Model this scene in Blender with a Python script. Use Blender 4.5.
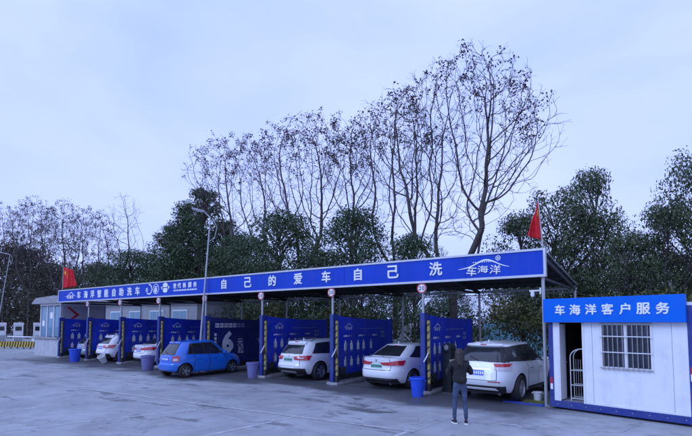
import bpy, bmesh, math, random
import numpy as np
from mathutils import Vector, Matrix

R = math.radians
scn = bpy.context.scene
for o in list(bpy.data.objects):
    bpy.data.objects.remove(o)
COL = scn.collection

# ------------------------------------------------------------------ camera
# World frame: X runs along the car-wash front (to the right), Y goes into the
# wash bays, the front right canopy post stands at the origin.
F_PX, PX_CX, PX_CY = 454.25, 346.0, 292.9          # photo is 692 x 436
CAM = Vector((2.705, -13.30, 2.25))
PITCH, YAW = 0.0643, 0.6111
cam_d = bpy.data.cameras.new('camera')
cam_d.sensor_width = 36.0
cam_d.lens = F_PX / 692.0 * 36.0
cam_d.shift_y = (PX_CY - 218.0) / 692.0
cam_d.clip_end = 2000
cam = bpy.data.objects.new('camera', cam_d)
COL.objects.link(cam)
cam.location = CAM
cam.rotation_euler = (math.pi / 2 + PITCH, 0, YAW)
scn.camera = cam

# ------------------------------------------------------------------ sky
SUN_ELEV, SUN_AZ = R(38), R(200)                   # azimuth of the sun, clockwise from +Y
world = bpy.data.worlds.new('World')
scn.world = world
world.use_nodes = True
wn, wl = world.node_tree.nodes, world.node_tree.links
wn.clear()
w_out = wn.new('ShaderNodeOutputWorld')
w_bg = wn.new('ShaderNodeBackground')
w_bg.inputs['Strength'].default_value = 0.1
sky = wn.new('ShaderNodeTexSky')
sky.sky_type = 'NISHITA'
sky.sun_disc = False
sky.sun_elevation = SUN_ELEV
sky.sun_rotation = SUN_AZ
tc = wn.new('ShaderNodeTexCoord')
mp = wn.new('ShaderNodeMapping')
mp.inputs['Scale'].default_value = (1.0, 1.0, 2.2)
cl = wn.new('ShaderNodeTexNoise')
cl.inputs['Scale'].default_value = 1.9
cl.inputs['Detail'].default_value = 5
cl.inputs['Roughness'].default_value = 0.5
cl.inputs['Distortion'].default_value = 0.4
rmp = wn.new('ShaderNodeValToRGB')
rmp.color_ramp.elements[0].position = 0.24
rmp.color_ramp.elements[0].color = (0.46, 0.62, 1.38, 1)
rmp.color_ramp.elements[1].position = 0.70
rmp.color_ramp.elements[1].color = (0.685, 0.815, 1.46, 1)
sc10 = wn.new('ShaderNodeVectorMath')
sc10.operation = 'SCALE'
sc10.inputs['Scale'].default_value = 10.5
mixw = wn.new('ShaderNodeMix')
mixw.data_type = 'RGBA'
mixw.inputs['Factor'].default_value = 0.94         # thick overcast in front of the clear sky
wl.new(tc.outputs['Generated'], mp.inputs['Vector'])
wl.new(mp.outputs['Vector'], cl.inputs['Vector'])
sepw = wn.new('ShaderNodeSeparateXYZ')
wl.new(tc.outputs['Generated'], sepw.inputs['Vector'])
zen = wn.new('ShaderNodeMath')
zen.operation = 'MULTIPLY_ADD'
zen.inputs[1].default_value = 0.22
zen.inputs[2].default_value = -0.075
wl.new(sepw.outputs['Z'], zen.inputs[0])
addw = wn.new('ShaderNodeMath')
addw.operation = 'ADD'
wl.new(cl.outputs['Fac'], addw.inputs[0])
wl.new(zen.outputs[0], addw.inputs[1])
wl.new(addw.outputs[0], rmp.inputs['Fac'])
wl.new(rmp.outputs['Color'], sc10.inputs[0])
wl.new(sky.outputs['Color'], mixw.inputs['A'])
wl.new(sc10.outputs['Vector'], mixw.inputs['B'])
wl.new(mixw.outputs['Result'], w_bg.inputs['Color'])
wl.new(w_bg.outputs['Background'], w_out.inputs['Surface'])

sun_d = bpy.data.lights.new('sun', 'SUN')
sun_d.energy = 1.5
sun_d.angle = R(28)
sun_d.color = (0.46, 0.62, 1.0)          # the camera's cold white balance
sun = bpy.data.objects.new('sun', sun_d)
COL.objects.link(sun)
sdir = Vector((math.sin(SUN_AZ) * math.cos(SUN_ELEV), math.cos(SUN_AZ) * math.cos(SUN_ELEV), math.sin(SUN_ELEV)))
sun.rotation_euler = sdir.to_track_quat('Z', 'Y').to_euler()
sun.location = (0, -20, 30)

scn.view_settings.view_transform = 'Standard'
scn.view_settings.look = 'None'
scn.view_settings.gamma = 1.0
scn.view_settings.exposure = 0.0
scn.view_settings.use_curve_mapping = False
scn.cycles.max_bounces = 6
scn.cycles.transparent_max_bounces = 8

# ------------------------------------------------------------------ pixel -> place
_fw = Vector((-math.sin(YAW), math.cos(YAW), 0))
_rt = Vector((math.cos(YAW), math.sin(YAW), 0))
def ray(px, py):
    x, y = (px - PX_CX) / F_PX, (PX_CY - py) / F_PX
    b = math.cos(PITCH) - y * math.sin(PITCH)
    c = math.sin(PITCH) + y * math.cos(PITCH)
    return _rt * x + _fw * b + Vector((0, 0, c))
def gp(px, py, z=0.0):                              # where the sight line meets the ground
    d = ray(px, py)
    return CAM + d * ((z - CAM.z) / d.z)
def pl(px, py, Y):                                  # where it meets the upright plane Y
    d = ray(px, py)
    return CAM + d * ((Y - CAM.y) / d.y)

# ------------------------------------------------------------------ materials
MATS = {}
def mat(name, col, rough=0.6, metal=0.0, var=0.12, vscale=6.0, bump=0.0, bscale=60.0, spec=0.5, coat=0.0, dirt=0.0, trans=0.0, island=0.0, col2=None, world=False, streak=0.0):
    if name in MATS:
        return MATS[name]
    m = bpy.data.materials.new(name)
    m.use_nodes = True
    n, l = m.node_tree.nodes, m.node_tree.links
    b = n['Principled BSDF']
    b.inputs['Roughness'].default_value = rough
    b.inputs['Metallic'].default_value = metal
    b.inputs['Specular IOR Level'].default_value = spec
    if coat:
        b.inputs['Coat Weight'].default_value = coat
        b.inputs['Coat Roughness'].default_value = 0.06
    tcn = n.new('ShaderNodeTexCoord')
    nz = n.new('ShaderNodeTexNoise')
    nz.inputs['Scale'].default_value = vscale
    nz.inputs['Detail'].default_value = 6
    nz.inputs['Roughness'].default_value = 0.62
    if world:
        gw = n.new('ShaderNodeNewGeometry')
        crd = gw.outputs['Position']
    else:
        crd = tcn.outputs['Object']
    l.new(crd, nz.inputs['Vector'])
    cr = n.new('ShaderNodeValToRGB')
    c2 = col2 if col2 else [c * (1 + var) for c in col]
    c1 = col if col2 else [c * (1 - var) for c in col]
    cr.color_ramp.elements[0].position = 0.3
    cr.color_ramp.elements[0].color = (*c1, 1)
    cr.color_ramp.elements[1].position = 0.7
    cr.color_ramp.elements[1].color = (*[min(1, c) for c in c2], 1)
    l.new(nz.outputs['Fac'], cr.inputs['Fac'])
    out = cr.outputs['Color']
    if island:
        g = n.new('ShaderNodeNewGeometry')
        hsv = n.new('ShaderNodeHueSaturation')
        mr = n.new('ShaderNodeMapRange')
        mr.inputs['To Min'].default_value = 1 - island
        mr.inputs['To Max'].default_value = 1 + island
        l.new(g.outputs['Random Per Island'], mr.inputs['Value'])
        l.new(mr.outputs['Result'], hsv.inputs['Value'])
        l.new(out, hsv.inputs['Color'])
        out = hsv.outputs['Color']
    if dirt:
        n2 = n.new('ShaderNodeTexNoise')
        n2.inputs['Scale'].default_value = 2.3
        n2.inputs['Detail'].default_value = 8
        n2.inputs['Roughness'].default_value = 0.7
        l.new(crd, n2.inputs['Vector'])
        mr2 = n.new('ShaderNodeMapRange')
        mr2.inputs['From Min'].default_value = 0.45
        mr2.inputs['From Max'].default_value = 0.75
        mr2.inputs['To Max'].default_value = dirt
        l.new(n2.outputs['Fac'], mr2.inputs['Value'])
        mx = n.new('ShaderNodeMix')
        mx.data_type = 'RGBA'
        mx.inputs['B'].default_value = (0.16, 0.15, 0.14, 1)
        l.new(mr2.outputs['Result'], mx.inputs['Factor'])
        l.new(out, mx.inputs['A'])
        out = mx.outputs['Result']
        ra = n.new('ShaderNodeMapRange')
        ra.inputs['To Min'].default_value = max(0.03, rough - 0.08)
        ra.inputs['To Max'].default_value = min(1, rough + 0.25)
        l.new(n2.outputs['Fac'], ra.inputs['Value'])
        l.new(ra.outputs['Result'], b.inputs['Roughness'])
    if streak:
        ms_ = n.new('ShaderNodeMapping')
        ms_.inputs['Scale'].default_value = (4.0, 4.0, 0.5)
        l.new(crd, ms_.inputs['Vector'])
        n3 = n.new('ShaderNodeTexNoise')
        n3.inputs['Scale'].default_value = 1.6
        n3.inputs['Detail'].default_value = 7
        n3.inputs['Roughness'].default_value = 0.65
        l.new(ms_.outputs['Vector'], n3.inputs['Vector'])
        mr3 = n.new('ShaderNodeMapRange')
        mr3.inputs['From Min'].default_value = 0.50
        mr3.inputs['From Max'].default_value = 0.74
        mr3.inputs['To Max'].default_value = streak
        l.new(n3.outputs['Fac'], mr3.inputs['Value'])
        mx3 = n.new('ShaderNodeMix')
        mx3.data_type = 'RGBA'
        mx3.inputs['B'].default_value = (0.22, 0.20, 0.17, 1)
        l.new(mr3.outputs['Result'], mx3.inputs['Factor'])
        l.new(out, mx3.inputs['A'])
        out = mx3.outputs['Result']
    l.new(out, b.inputs['Base Color'])
    if bump:
        nb = n.new('ShaderNodeTexNoise')
        nb.inputs['Scale'].default_value = bscale
        nb.inputs['Detail'].default_value = 4
        l.new(tcn.outputs['Object'], nb.inputs['Vector'])
        bp = n.new('ShaderNodeBump')
        bp.inputs['Strength'].default_value = bump
        bp.inputs['Distance'].default_value = 0.02
        l.new(nb.outputs['Fac'], bp.inputs['Height'])
        l.new(bp.outputs['Normal'], b.inputs['Normal'])
    if trans:
        tr = n.new('ShaderNodeBsdfTranslucent')
        l.new(out, tr.inputs['Color'])
        ms = n.new('ShaderNodeMixShader')
        ms.inputs['Fac'].default_value = trans
        l.new(b.outputs['BSDF'], ms.inputs[1])
        l.new(tr.outputs['BSDF'], ms.inputs[2])
        l.new(ms.outputs['Shader'], n['Material Output'].inputs['Surface'])
    MATS[name] = m
    return m

M_BLUE_SIGN = mat('sign_blue', (0.004, 0.050, 0.44), 0.5, var=0.12, vscale=0.6, dirt=0.06, spec=0.25, streak=0.05)
M_KIOSK_BLUE = mat('kiosk_sign_blue', (0.0015, 0.13, 0.62), 0.5, var=0.07, vscale=0.8, spec=0.15, streak=0.05)
M_FRAME_BLUE = mat('frame_blue', (0.012, 0.032, 0.22), 0.42, var=0.15, vscale=4, dirt=0.30, world=True)
M_PANEL_BLUE = mat('panel_blue', (0.004, 0.034, 0.52), 0.38, var=0.25, vscale=0.9, dirt=0.26, world=True, streak=0.10)
M_PANEL_DARK = mat('panel_dark_blue', (0.008, 0.018, 0.15), 0.42, var=0.2, vscale=0.9, dirt=0.25, world=True)
M_PRINT = mat('print_white', (0.74, 0.75, 0.77), 0.5, var=0.12, vscale=2.0, dirt=0.30, world=True)
M_PRINT_DIM = mat('print_dim', (0.20, 0.24, 0.42), 0.5, var=0.1)
M_LETTER = mat('letter_white', (0.82, 0.82, 0.82), 0.45, var=0.04)
M_STEEL = mat('galvanised_steel', (0.42, 0.43, 0.44), 0.45, metal=0.5, var=0.12, vscale=14, dirt=0.25)
M_TRIM = mat('silver_trim', (0.55, 0.56, 0.58), 0.4, metal=0.6, var=0.08)
M_DARKSTEEL = mat('dark_steel', (0.035, 0.036, 0.04), 0.5, metal=0.3, var=0.2)
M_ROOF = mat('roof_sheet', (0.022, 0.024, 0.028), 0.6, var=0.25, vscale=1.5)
M_WHITE_WALL = mat('white_wall', (0.78, 0.79, 0.80), 0.42, var=0.03, vscale=1.0, dirt=0.14, bump=0.10, bscale=3.0, streak=0.13)
M_HOUSE_WALL_SHADED = mat('house_wall_shaded', (0.30, 0.30, 0.32), 0.75, var=0.06, vscale=0.8, dirt=0.25, bump=0.2)  # white wall darkened: the tree and canopy shade is in its colour
M_BOOTH_WALL = mat('booth_wall', (0.48, 0.48, 0.50), 0.75, var=0.08, vscale=0.8, dirt=0.35, bump=0.2, streak=0.4)
M_HOUSE_ROOF = mat('house_roof', (0.06, 0.028, 0.028), 0.7, var=0.25, vscale=3, bump=0.3)
M_CONCRETE = mat('kerb_concrete', (0.33, 0.33, 0.33), 0.8, var=0.2, vscale=4, dirt=0.5, bump=0.3, bscale=90)
M_GLASS_DARK = mat('window_glass', (0.012, 0.014, 0.018), 0.04, var=0.1, spec=0.8)
M_GLASS_BLUE = mat('booth_glass', (0.10, 0.22, 0.30), 0.05, var=0.12, vscale=1.5, spec=0.9)
M_DARK_IN = mat('interior_shade', (0.02, 0.02, 0.024), 0.8, var=0.2)  # near-black colour that paints the shade inside the kiosk
M_YELLOW = mat('guard_yellow', (0.36, 0.30, 0.08), 0.6, var=0.25, vscale=8, dirt=0.6)
M_BLACK = mat('guard_black', (0.02, 0.02, 0.022), 0.6, var=0.2)
M_BRIGHT_YELLOW = mat('barrier_yellow', (0.60, 0.42, 0.03), 0.5, var=0.2, vscale=3, dirt=0.4)
M_RUBBER = mat('tyre_rubber', (0.016, 0.016, 0.018), 0.75, var=0.25, vscale=15)
M_PLASTIC_BLK = mat('black_plastic', (0.022, 0.022, 0.025), 0.5, var=0.2, vscale=10)
M_RIM = mat('alloy_rim', (0.5, 0.5, 0.52), 0.3, metal=0.85, var=0.1, dirt=0.25)
M_RIM_DARK = mat('dark_rim', (0.06, 0.06, 0.065), 0.35, metal=0.7, var=0.1, dirt=0.2)
M_CHROME = mat('chrome', (0.45, 0.45, 0.47), 0.2, metal=1.0, var=0.03)
M_CARWHITE = mat('car_paint_white', (0.74, 0.75, 0.77), 0.28, var=0.02, vscale=1, coat=0.8, dirt=0.07)
M_CARBLUE = mat('car_paint_blue', (0.008, 0.14, 0.60), 0.28, var=0.05, vscale=1, coat=0.9, dirt=0.08)
M_CARSILVER = mat('car_paint_silver', (0.34, 0.40, 0.46), 0.3, metal=0.4, var=0.04, vscale=1, coat=0.8, dirt=0.1)
M_CARGLASS = mat('car_glass', (0.022, 0.026, 0.032), 0.03, var=0.3, vscale=1.5, spec=0.9)
M_TAILRED = mat('tail_light_red', (0.45, 0.012, 0.02), 0.12, var=0.15, vscale=12, coat=1.0)
M_TAILCLEAR = mat('tail_light_clear', (0.55, 0.50, 0.52), 0.15, var=0.15, vscale=18, coat=1.0)
M_PLATE_BLUE = mat('plate_blue', (0.03, 0.09, 0.55), 0.4, var=0.05)
M_PLATE_GREEN = mat('plate_green', (0.30, 0.62, 0.48), 0.4, var=0.1, vscale=3)
M_BIN_BLUE = mat('bin_blue', (0.015, 0.08, 0.62), 0.45, var=0.1, dirt=0.2)
M_BIN_LILAC = mat('bin_lilac', (0.16, 0.16, 0.36), 0.5, var=0.1, dirt=0.25)
M_WHITE_PL = mat('white_plastic', (0.72, 0.72, 0.72), 0.45, var=0.05, dirt=0.15)
M_GRAY_PL = mat('grey_plastic', (0.30, 0.31, 0.33), 0.5, var=0.1, dirt=0.2)
M_RED = mat('flag_red', (0.75, 0.015, 0.025), 0.65, var=0.15, vscale=5, trans=0.25)
M_STAR = mat('star_yellow', (0.80, 0.58, 0.03), 0.6, var=0.05)
M_REDPAINT = mat('red_paint', (0.48, 0.02, 0.03), 0.5, var=0.12)
M_PAINT = mat('line_paint', (0.44, 0.45, 0.46), 0.75, var=0.25, vscale=7, dirt=0.75)
M_SKIN = mat('skin', (0.52, 0.33, 0.25), 0.5, var=0.06)
M_HAIR = mat('hair_brown', (0.022, 0.012, 0.009), 0.55, var=0.35, vscale=30)
M_HAIR_BLK = mat('hair_black', (0.012, 0.010, 0.010), 0.45, var=0.3, vscale=30)
M_JACKET = mat('black_cloth', (0.012, 0.012, 0.014), 0.8, var=0.25, vscale=14, bump=0.25, bscale=40)
M_DARKCOAT = mat('dark_teal_cloth', (0.014, 0.020, 0.028), 0.8, var=0.25, vscale=14, bump=0.25, bscale=40)
M_JEANS = mat('denim', (0.045, 0.070, 0.130), 0.8, var=0.45, vscale=9, bump=0.3, bscale=120)
M_SHOE = mat('shoe_dark', (0.02, 0.02, 0.025), 0.6, var=0.15)
M_EYE = mat('eye_dark', (0.015, 0.01, 0.01), 0.2)
M_LIP = mat('lip', (0.36, 0.13, 0.12), 0.5)
M_BARK = mat('bark', (0.075, 0.062, 0.055), 0.9, var=0.4, vscale=5, bump=0.5, bscale=18)
M_BARK_PALE = mat('bark_pale', (0.16, 0.145, 0.13), 0.9, var=0.35, vscale=5, bump=0.5, bscale=18)
M_POD = mat('seed_pod', (0.045, 0.032, 0.032), 0.85, var=0.4, vscale=3, island=0.6)
M_LEAF_A = mat('leaf_dark', (0.028, 0.056, 0.022), 0.55, vscale=0.7, island=0.6, trans=0.22, col2=(0.070, 0.112, 0.040))
M_LEAF_B = mat('leaf_mid', (0.034, 0.056, 0.024), 0.55, vscale=0.6, island=0.6, trans=0.22, col2=(0.085, 0.115, 0.042))
M_LEAF_C = mat('leaf_olive', (0.055, 0.068, 0.020), 0.6, vscale=0.9, island=0.6, trans=0.22, col2=(0.115, 0.115, 0.032))
M_LEAF_D = mat('leaf_autumn', (0.045, 0.040, 0.026), 0.6, vscale=0.9, island=0.6, trans=0.22, col2=(0.075, 0.062, 0.035))
M_HOARDING = mat('hoarding_blue', (0.22, 0.50, 0.66), 0.5, var=0.12, vscale=1.2, dirt=0.25)

def ground_material():
    m = bpy.data.materials.new('worn_concrete')
    m.use_nodes = True
    n, l = m.node_tree.nodes, m.node_tree.links
    b = n['Principled BSDF']
    b.inputs['Specular IOR Level'].default_value = 0.3
    geo = n.new('ShaderNodeNewGeometry')
    def noise(scale, det, rough=0.6, dist=0.0, sc=None):
        t = n.new('ShaderNodeTexNoise')
        t.inputs['Scale'].default_value = scale
        t.inputs['Detail'].default_value = det
        t.inputs['Roughness'].default_value = rough
        t.inputs['Distortion'].default_value = dist
        if sc:
            mpp = n.new('ShaderNodeMapping')
            mpp.inputs['Scale'].default_value = sc
            l.new(geo.outputs['Position'], mpp.inputs['Vector'])
            l.new(mpp.outputs['Vector'], t.inputs['Vector'])
        else:
            l.new(geo.outputs['Position'], t.inputs['Vector'])
        return t.outputs['Fac']
    def rng(v, a, b_, c, d, smooth=True):
        r_ = n.new('ShaderNodeMapRange')
        if smooth:
            r_.interpolation_type = 'SMOOTHSTEP'
        for k, x in zip(('From Min', 'From Max', 'To Min', 'To Max'), (a, b_, c, d)):
            r_.inputs[k].default_value = x
        l.new(v, r_.inputs['Value'])
        return r_.outputs['Result']
    def mth(op, a, b_):
        t = n.new('ShaderNodeMath')
        t.operation = op
        for i, x in enumerate((a, b_)):
            if isinstance(x, (int, float)):
                t.inputs[i].default_value = x
            else:
                l.new(x, t.inputs[i])
        return t.outputs[0]
    def mixc(f, a, b_):
        t = n.new('ShaderNodeMix')
        t.data_type = 'RGBA'
        for k, x in (('Factor', f), ('A', a), ('B', b_)):
            if isinstance(x, tuple):
                t.inputs[k].default_value = x
            else:
                l.new(x, t.inputs[k])
        return t.outputs['Result']
    big = noise(0.16, 5, 0.6, 0.3)
    fine = noise(28, 3, 0.7)
    mid = noise(1.3, 6, 0.65)
    streak = noise(0.5, 6, 0.65, 0.2, (0.9, 2.2, 1))
    c0 = mixc(rng(big, 0.35, 0.68, 0, 1), (0.29, 0.31, 0.32, 1), (0.40, 0.42, 0.435, 1))
    c1 = mixc(rng(mid, 0.38, 0.66, 0, 0.55), c0, (0.20, 0.205, 0.215, 1))
    patchn = noise(0.45, 7, 0.7, 0.5, (1.0, 1.6, 1))
    c1 = mixc(rng(patchn, 0.53, 0.60, 0, 0.38), c1, (0.17, 0.175, 0.185, 1))
    c1 = mixc(rng(patchn, 0.30, 0.42, 0.16, 0), c1, (0.46, 0.47, 0.48, 1))
    grit = noise(75, 2, 0.6)
    c1 = mixc(rng(grit, 0.62, 0.72, 0, 0.45), c1, (0.12, 0.12, 0.13, 1))
    c2 = mixc(rng(fine, 0.35, 0.72, 0, 0.42), c1, (0.40, 0.40, 0.40, 1))
    # oil and tyre stains
    st = rng(streak, 0.575, 0.64, 0, 0.62)
    c3 = mixc(st, c2, (0.09, 0.09, 0.10, 1))
    # wet strip in front of the bays, fraying out
    sep = n.new('ShaderNodeSeparateXYZ')
    l.new(geo.outputs['Position'], sep.inputs['Vector'])
    wob = mth('MULTIPLY', mth('SUBTRACT', noise(0.33, 6, 0.62, 0.4, (0.5, 1, 1)), 0.5), 7.0)
    yy = mth('ADD', sep.outputs['Y'], wob)
    wet_a = rng(yy, -2.5, -1.3, 0, 1)
    wet_b = rng(sep.outputs['Y'], 5.2, 6.4, 1, 0)
    wet_c = rng(sep.outputs['X'], -32, -28, 0, 1)
    wet_d = rng(mth('ADD', sep.outputs['X'], mth('MULTIPLY', wob, 0.35)), -0.6, 0.9, 1, 0)
    wet = mth('MULTIPLY', mth('MULTIPLY', wet_a, wet_b), mth('MULTIPLY', wet_c, wet_d))
    runs = rng(noise(0.55, 7, 0.68, 0.6, (0.55, 1.5, 1)), 0.55, 0.63, 0, 0.9)
    runs = mth('MULTIPLY', runs, mth('MULTIPLY', rng(sep.outputs['Y'], -7.8, -4.2, 0, 1), rng(sep.outputs['X'], -9, -5, 0.25, 1)))
    runs = mth('MULTIPLY', runs, rng(sep.outputs['X'], -1.5, 0.5, 1, 0.1))
    wet = mth('MAXIMUM', wet, runs)
    c4 = mixc(mth('MULTIPLY', wet, 0.86), c3, (0.045, 0.045, 0.052, 1))
    # soil beyond the lot
    soil = rng(mth('ADD', sep.outputs['Y'], mth('MULTIPLY', mid, 0.8)), 7.2, 7.7, 0, 1)
    soilc = mixc(rng(mid, 0.3, 0.7, 0, 1), (0.05, 0.042, 0.03, 1), (0.06, 0.075, 0.03, 1))
    soilx = mth('MULTIPLY', soil, rng(sep.outputs['X'], -32, -30, 0, 1))
    c5 = mixc(soilx, c4, soilc)
    # cracks
    vo = n.new('ShaderNodeTexVoronoi')
    vo.feature = 'DISTANCE_TO_EDGE'
    vo.inputs['Scale'].default_value = 0.22
    wv = n.new('ShaderNodeTexNoise')
    wv.inputs['Scale'].default_value = 0.9
    wv.inputs['Detail'].default_value = 6
    l.new(geo.outputs['Position'], wv.inputs['Vector'])
    vadd = n.new('ShaderNodeVectorMath')
    vadd.operation = 'MULTIPLY_ADD'
    vadd.inputs[1].default_value = (2.2, 2.2, 0)
    l.new(wv.outputs['Color'], vadd.inputs[0])
    l.new(geo.outputs['Position'], vadd.inputs[2])
    l.new(vadd.outputs[0], vo.inputs['Vector'])
    ck = rng(vo.outputs['Distance'], 0.0, 0.006, 0.42, 0)
    brick = n.new('ShaderNodeTexBrick')                # slab joints of the concrete lot
    brick.offset = 0.0
    for k_, v_ in (('Scale', 1.0), ('Mortar Size', 0.014), ('Mortar Smooth', 0.3), ('Brick Width', 4.6), ('Row Height', 5.2)):
        brick.inputs[k_].default_value = v_
    brick.inputs['Color1'].default_value = brick.inputs['Color2'].default_value = (0, 0, 0, 1)
    brick.inputs['Mortar'].default_value = (1, 1, 1, 1)
    mpj = n.new('ShaderNodeMapping')
    mpj.inputs['Rotation'].default_value = (0, 0, 0.06)
    mpj.inputs['Location'].default_value = (1.3, 0.9, 0)
    l.new(geo.outputs['Position'], mpj.inputs['Vector'])
    l.new(mpj.outputs['Vector'], brick.inputs['Vector'])
    ck = mth('MAXIMUM', ck, mth('MULTIPLY', brick.outputs['Color'], 0.42))
    c6 = mixc(ck, c5, (0.09, 0.09, 0.09, 1))
    l.new(c6, b.inputs['Base Color'])
    l.new(mth('SUBTRACT', 0.86, mth('MULTIPLY', wet, 0.40)), b.inputs['Roughness'])
    bp = n.new('ShaderNodeBump')
    bp.inputs['Strength'].default_value = 0.35
    bp.inputs['Distance'].default_value = 0.012
    l.new(fine, bp.inputs['Height'])
    l.new(bp.outputs['Normal'], b.inputs['Normal'])
    return m
M_GROUND = ground_material()

# ------------------------------------------------------------------ mesh helpers
def link(name, data, parent=None, loc=None, rz=None):
    o = bpy.data.objects.new(name, data)
    COL.objects.link(o)
    if parent is not None:
        o.parent = parent
    if loc is not None:
        o.location = loc
    if rz is not None:
        o.rotation_euler = (0, 0, rz)
    return o
def tag(o, label=None, cat=None, group=None, kind=None):
    for k, v in (('label', label), ('category', cat), ('group', group), ('kind', kind)):
        if v:
            o[k] = v
    return o
def thing(name, label, cat, loc=(0, 0, 0), rz=0.0, group=None):
    return tag(link(name, None, None, loc, rz), label, cat, group)
def copy_tree(o, parent=None):
    c = o.copy()
    COL.objects.link(c)
    c.parent = parent
    for ch in list(o.children):
        copy_tree(ch, c)
    return c
def basis(d):
    d = d.normalized()
    a = Vector((0, 0, 1)) if abs(d.z) < 0.9 else Vector((1, 0, 0))
    u = d.cross(a).normalized()
    return u, d.cross(u).normalized()

class MB:
    def __init__(self):
        self.v, self.f, self.mi = [], [], []
    def _add(self, vs, fs, mi=0):
        k = len(self.v)
        self.v += [tuple(x) for x in vs]
        self.f += [tuple(i + k for i in q) for q in fs]
        self.mi += [mi] * len(fs)
        return self
    def box(self, x0, x1, y0, y1, z0, z1, mi=0, mtx=None):
        vs = [Vector((x, y, z)) for z in (z0, z1) for y in (y0, y1) for x in (x0, x1)]
        if mtx:
            vs = [mtx @ q for q in vs]
        return self._add(vs, [(0, 2, 3, 1), (4, 5, 7, 6), (0, 1, 5, 4), (2, 6, 7, 3), (0, 4, 6, 2), (1, 3, 7, 5)], mi)
    def tube(self, pts, rad, n=8, mi=0, cap=True):
        pts = [Vector(q) for q in pts]
        if not isinstance(rad, (list, tuple)):
            rad = [rad] * len(pts)
        vs, fs = [], []
        u = None
        for i, q in enumerate(pts):
            d = (pts[min(i + 1, len(pts) - 1)] - pts[max(i - 1, 0)])
            if d.length < 1e-9:
                d = Vector((0, 0, 1))
            d.normalize()
            if u is None:
                u, w = basis(d)
            else:
                u = (u - d * u.dot(d))
                if u.length < 1e-6:
                    u, w = basis(d)
                u.normalize()
                w = d.cross(u)
            for k in range(n):
                a = 2 * math.pi * k / n
                vs.append(q + (u * math.cos(a) + w * math.sin(a)) * rad[i])
        for i in range(len(pts) - 1):
            for k in range(n):
                a, b = i * n + k, i * n + (k + 1) % n
                fs.append((a, b, b + n, a + n))
        if cap:
            fs.append(tuple(range(n))[::-1])
            fs.append(tuple(range((len(pts) - 1) * n, len(pts) * n)))
        return self._add(vs, fs, mi)
    def lathe(self, prof, n=20, c=(0, 0, 0), mi=0, mtx=None, cap=True):
        vs, fs = [], []
        for r, z in prof:
            for k in range(n):
                a = 2 * math.pi * k / n
                q = Vector((r * math.cos(a), r * math.sin(a), z))
                if mtx:
                    q = mtx @ q
                vs.append(q + Vector(c))
        for i in range(len(prof) - 1):
            for k in range(n):
                a, b = i * n + k, i * n + (k + 1) % n
                fs.append((a, b, b + n, a + n))
        if cap:
            fs.append(tuple(range(n))[::-1])
            fs.append(tuple(range((len(prof) - 1) * n, len(prof) * n)))
        return self._add(vs, fs, mi)
    def prism(self, poly, d, origin, ux, uy, mi=0):
        """polygon in the (ux,uy) plane, extruded by d along ux x uy (both ways from origin)"""
        ux, uy, o = Vector(ux), Vector(uy), Vector(origin)
        nn = ux.cross(uy).normalized()
        k = len(poly)
        vs = [o + ux * a + uy * b for a, b in poly] + [o + ux * a + uy * b + nn * d for a, b in poly]
        fs = [tuple(range(k))[::-1], tuple(range(k, 2 * k))] + [(i, (i + 1) % k, (i + 1) % k + k, i + k) for i in range(k)]
        return self._add(vs, fs, mi)
    def grid(self, rows, mi=0, closed=False):
        a, b = len(rows), len(rows[0])
        vs = [q for r_ in rows for q in r_]
        fs = []
        for i in range(a - 1):
            for j in range(b if closed else b - 1):
                j2 = (j + 1) % b
                fs.append((i * b + j, i * b + j2, (i + 1) * b + j2, (i + 1) * b + j))
        return self._add(vs, fs, mi)
    def mesh(self, name, mats, smooth=None):
        me = bpy.data.meshes.new(name)
        me.from_pydata(self.v, [], self.f)
        for m_ in (mats if isinstance(mats, (list, tuple)) else [mats]):
            me.materials.append(m_)
        if any(self.mi):
            me.polygons.foreach_set('material_index', self.mi)
        if smooth is not None:
            me.polygons.foreach_set('use_smooth', [True] * len(me.polygons))
            me.update()
            me.set_sharp_from_angle(angle=R(smooth))
        me.update()
        return me
    def build(self, name, mats, parent=None, smooth=None, bevel=0.0, loc=None, rz=None):
        o = link(name, self.mesh(name, mats, smooth), parent, loc, rz)
        if bevel:
            bv = o.modifiers.new('bevel', 'BEVEL')
            bv.width = bevel
            bv.segments = 2
            bv.limit_method = 'ANGLE'
        return o
def bx(name, m, parent, x0, x1, y0, y1, z0, z1, bevel=0.0, mtx=None):
    return MB().box(x0, x1, y0, y1, z0, z1, 0, mtx).build(name, m, parent, None, bevel)

_gl = {}
def glyph(ch, bold=0.02, ext=0.01):
    """mesh of one character, unit em, centred, in the XZ plane facing -Y"""
    key = (ch, bold, ext)
    if key not in _gl:
        c = bpy.data.curves.new('glyph', 'FONT')
        c.body = ch
        c.extrude = ext
        c.resolution_u = 3
        o = bpy.data.objects.new('glyph', c)
        COL.objects.link(o)
        bpy.context.view_layer.update()
        me = bpy.data.meshes.new_from_object(o.evaluated_get(bpy.context.evaluated_depsgraph_get()))
        bpy.data.objects.remove(o)
        src = [v.co.copy() for v in me.vertices]
        fcs = [tuple(p_.vertices) for p_ in me.polygons]
        nv, nf = [], []
        for k_, (dx_, dz_) in enumerate(((0, 0), (bold, 0), (-bold, 0), (0, bold), (0, -bold))):
            o_ = len(nv)
            nv += [(v.x + dx_, v.y + dz_, v.z * (1 + 0.05 * k_)) for v in src]
            nf += [tuple(i + o_ for i in f_) for f_ in fcs]
        me = bpy.data.meshes.new('glyph')
        me.from_pydata(nv, [], nf)
        vs = [v.co.copy() for v in me.vertices]
        x0, x1 = min(v.x for v in vs), max(v.x for v in vs)
        y0, y1 = min(v.y for v in vs), max(v.y for v in vs)
        for v in me.vertices:
            v.co = Vector((v.co.x - (x0 + x1) / 2, -v.co.z, v.co.y - (y0 + y1) / 2))
        me.materials.clear()
        _gl[key] = (me, x1 - x0, y1 - y0)
    return _gl[key]
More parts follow.
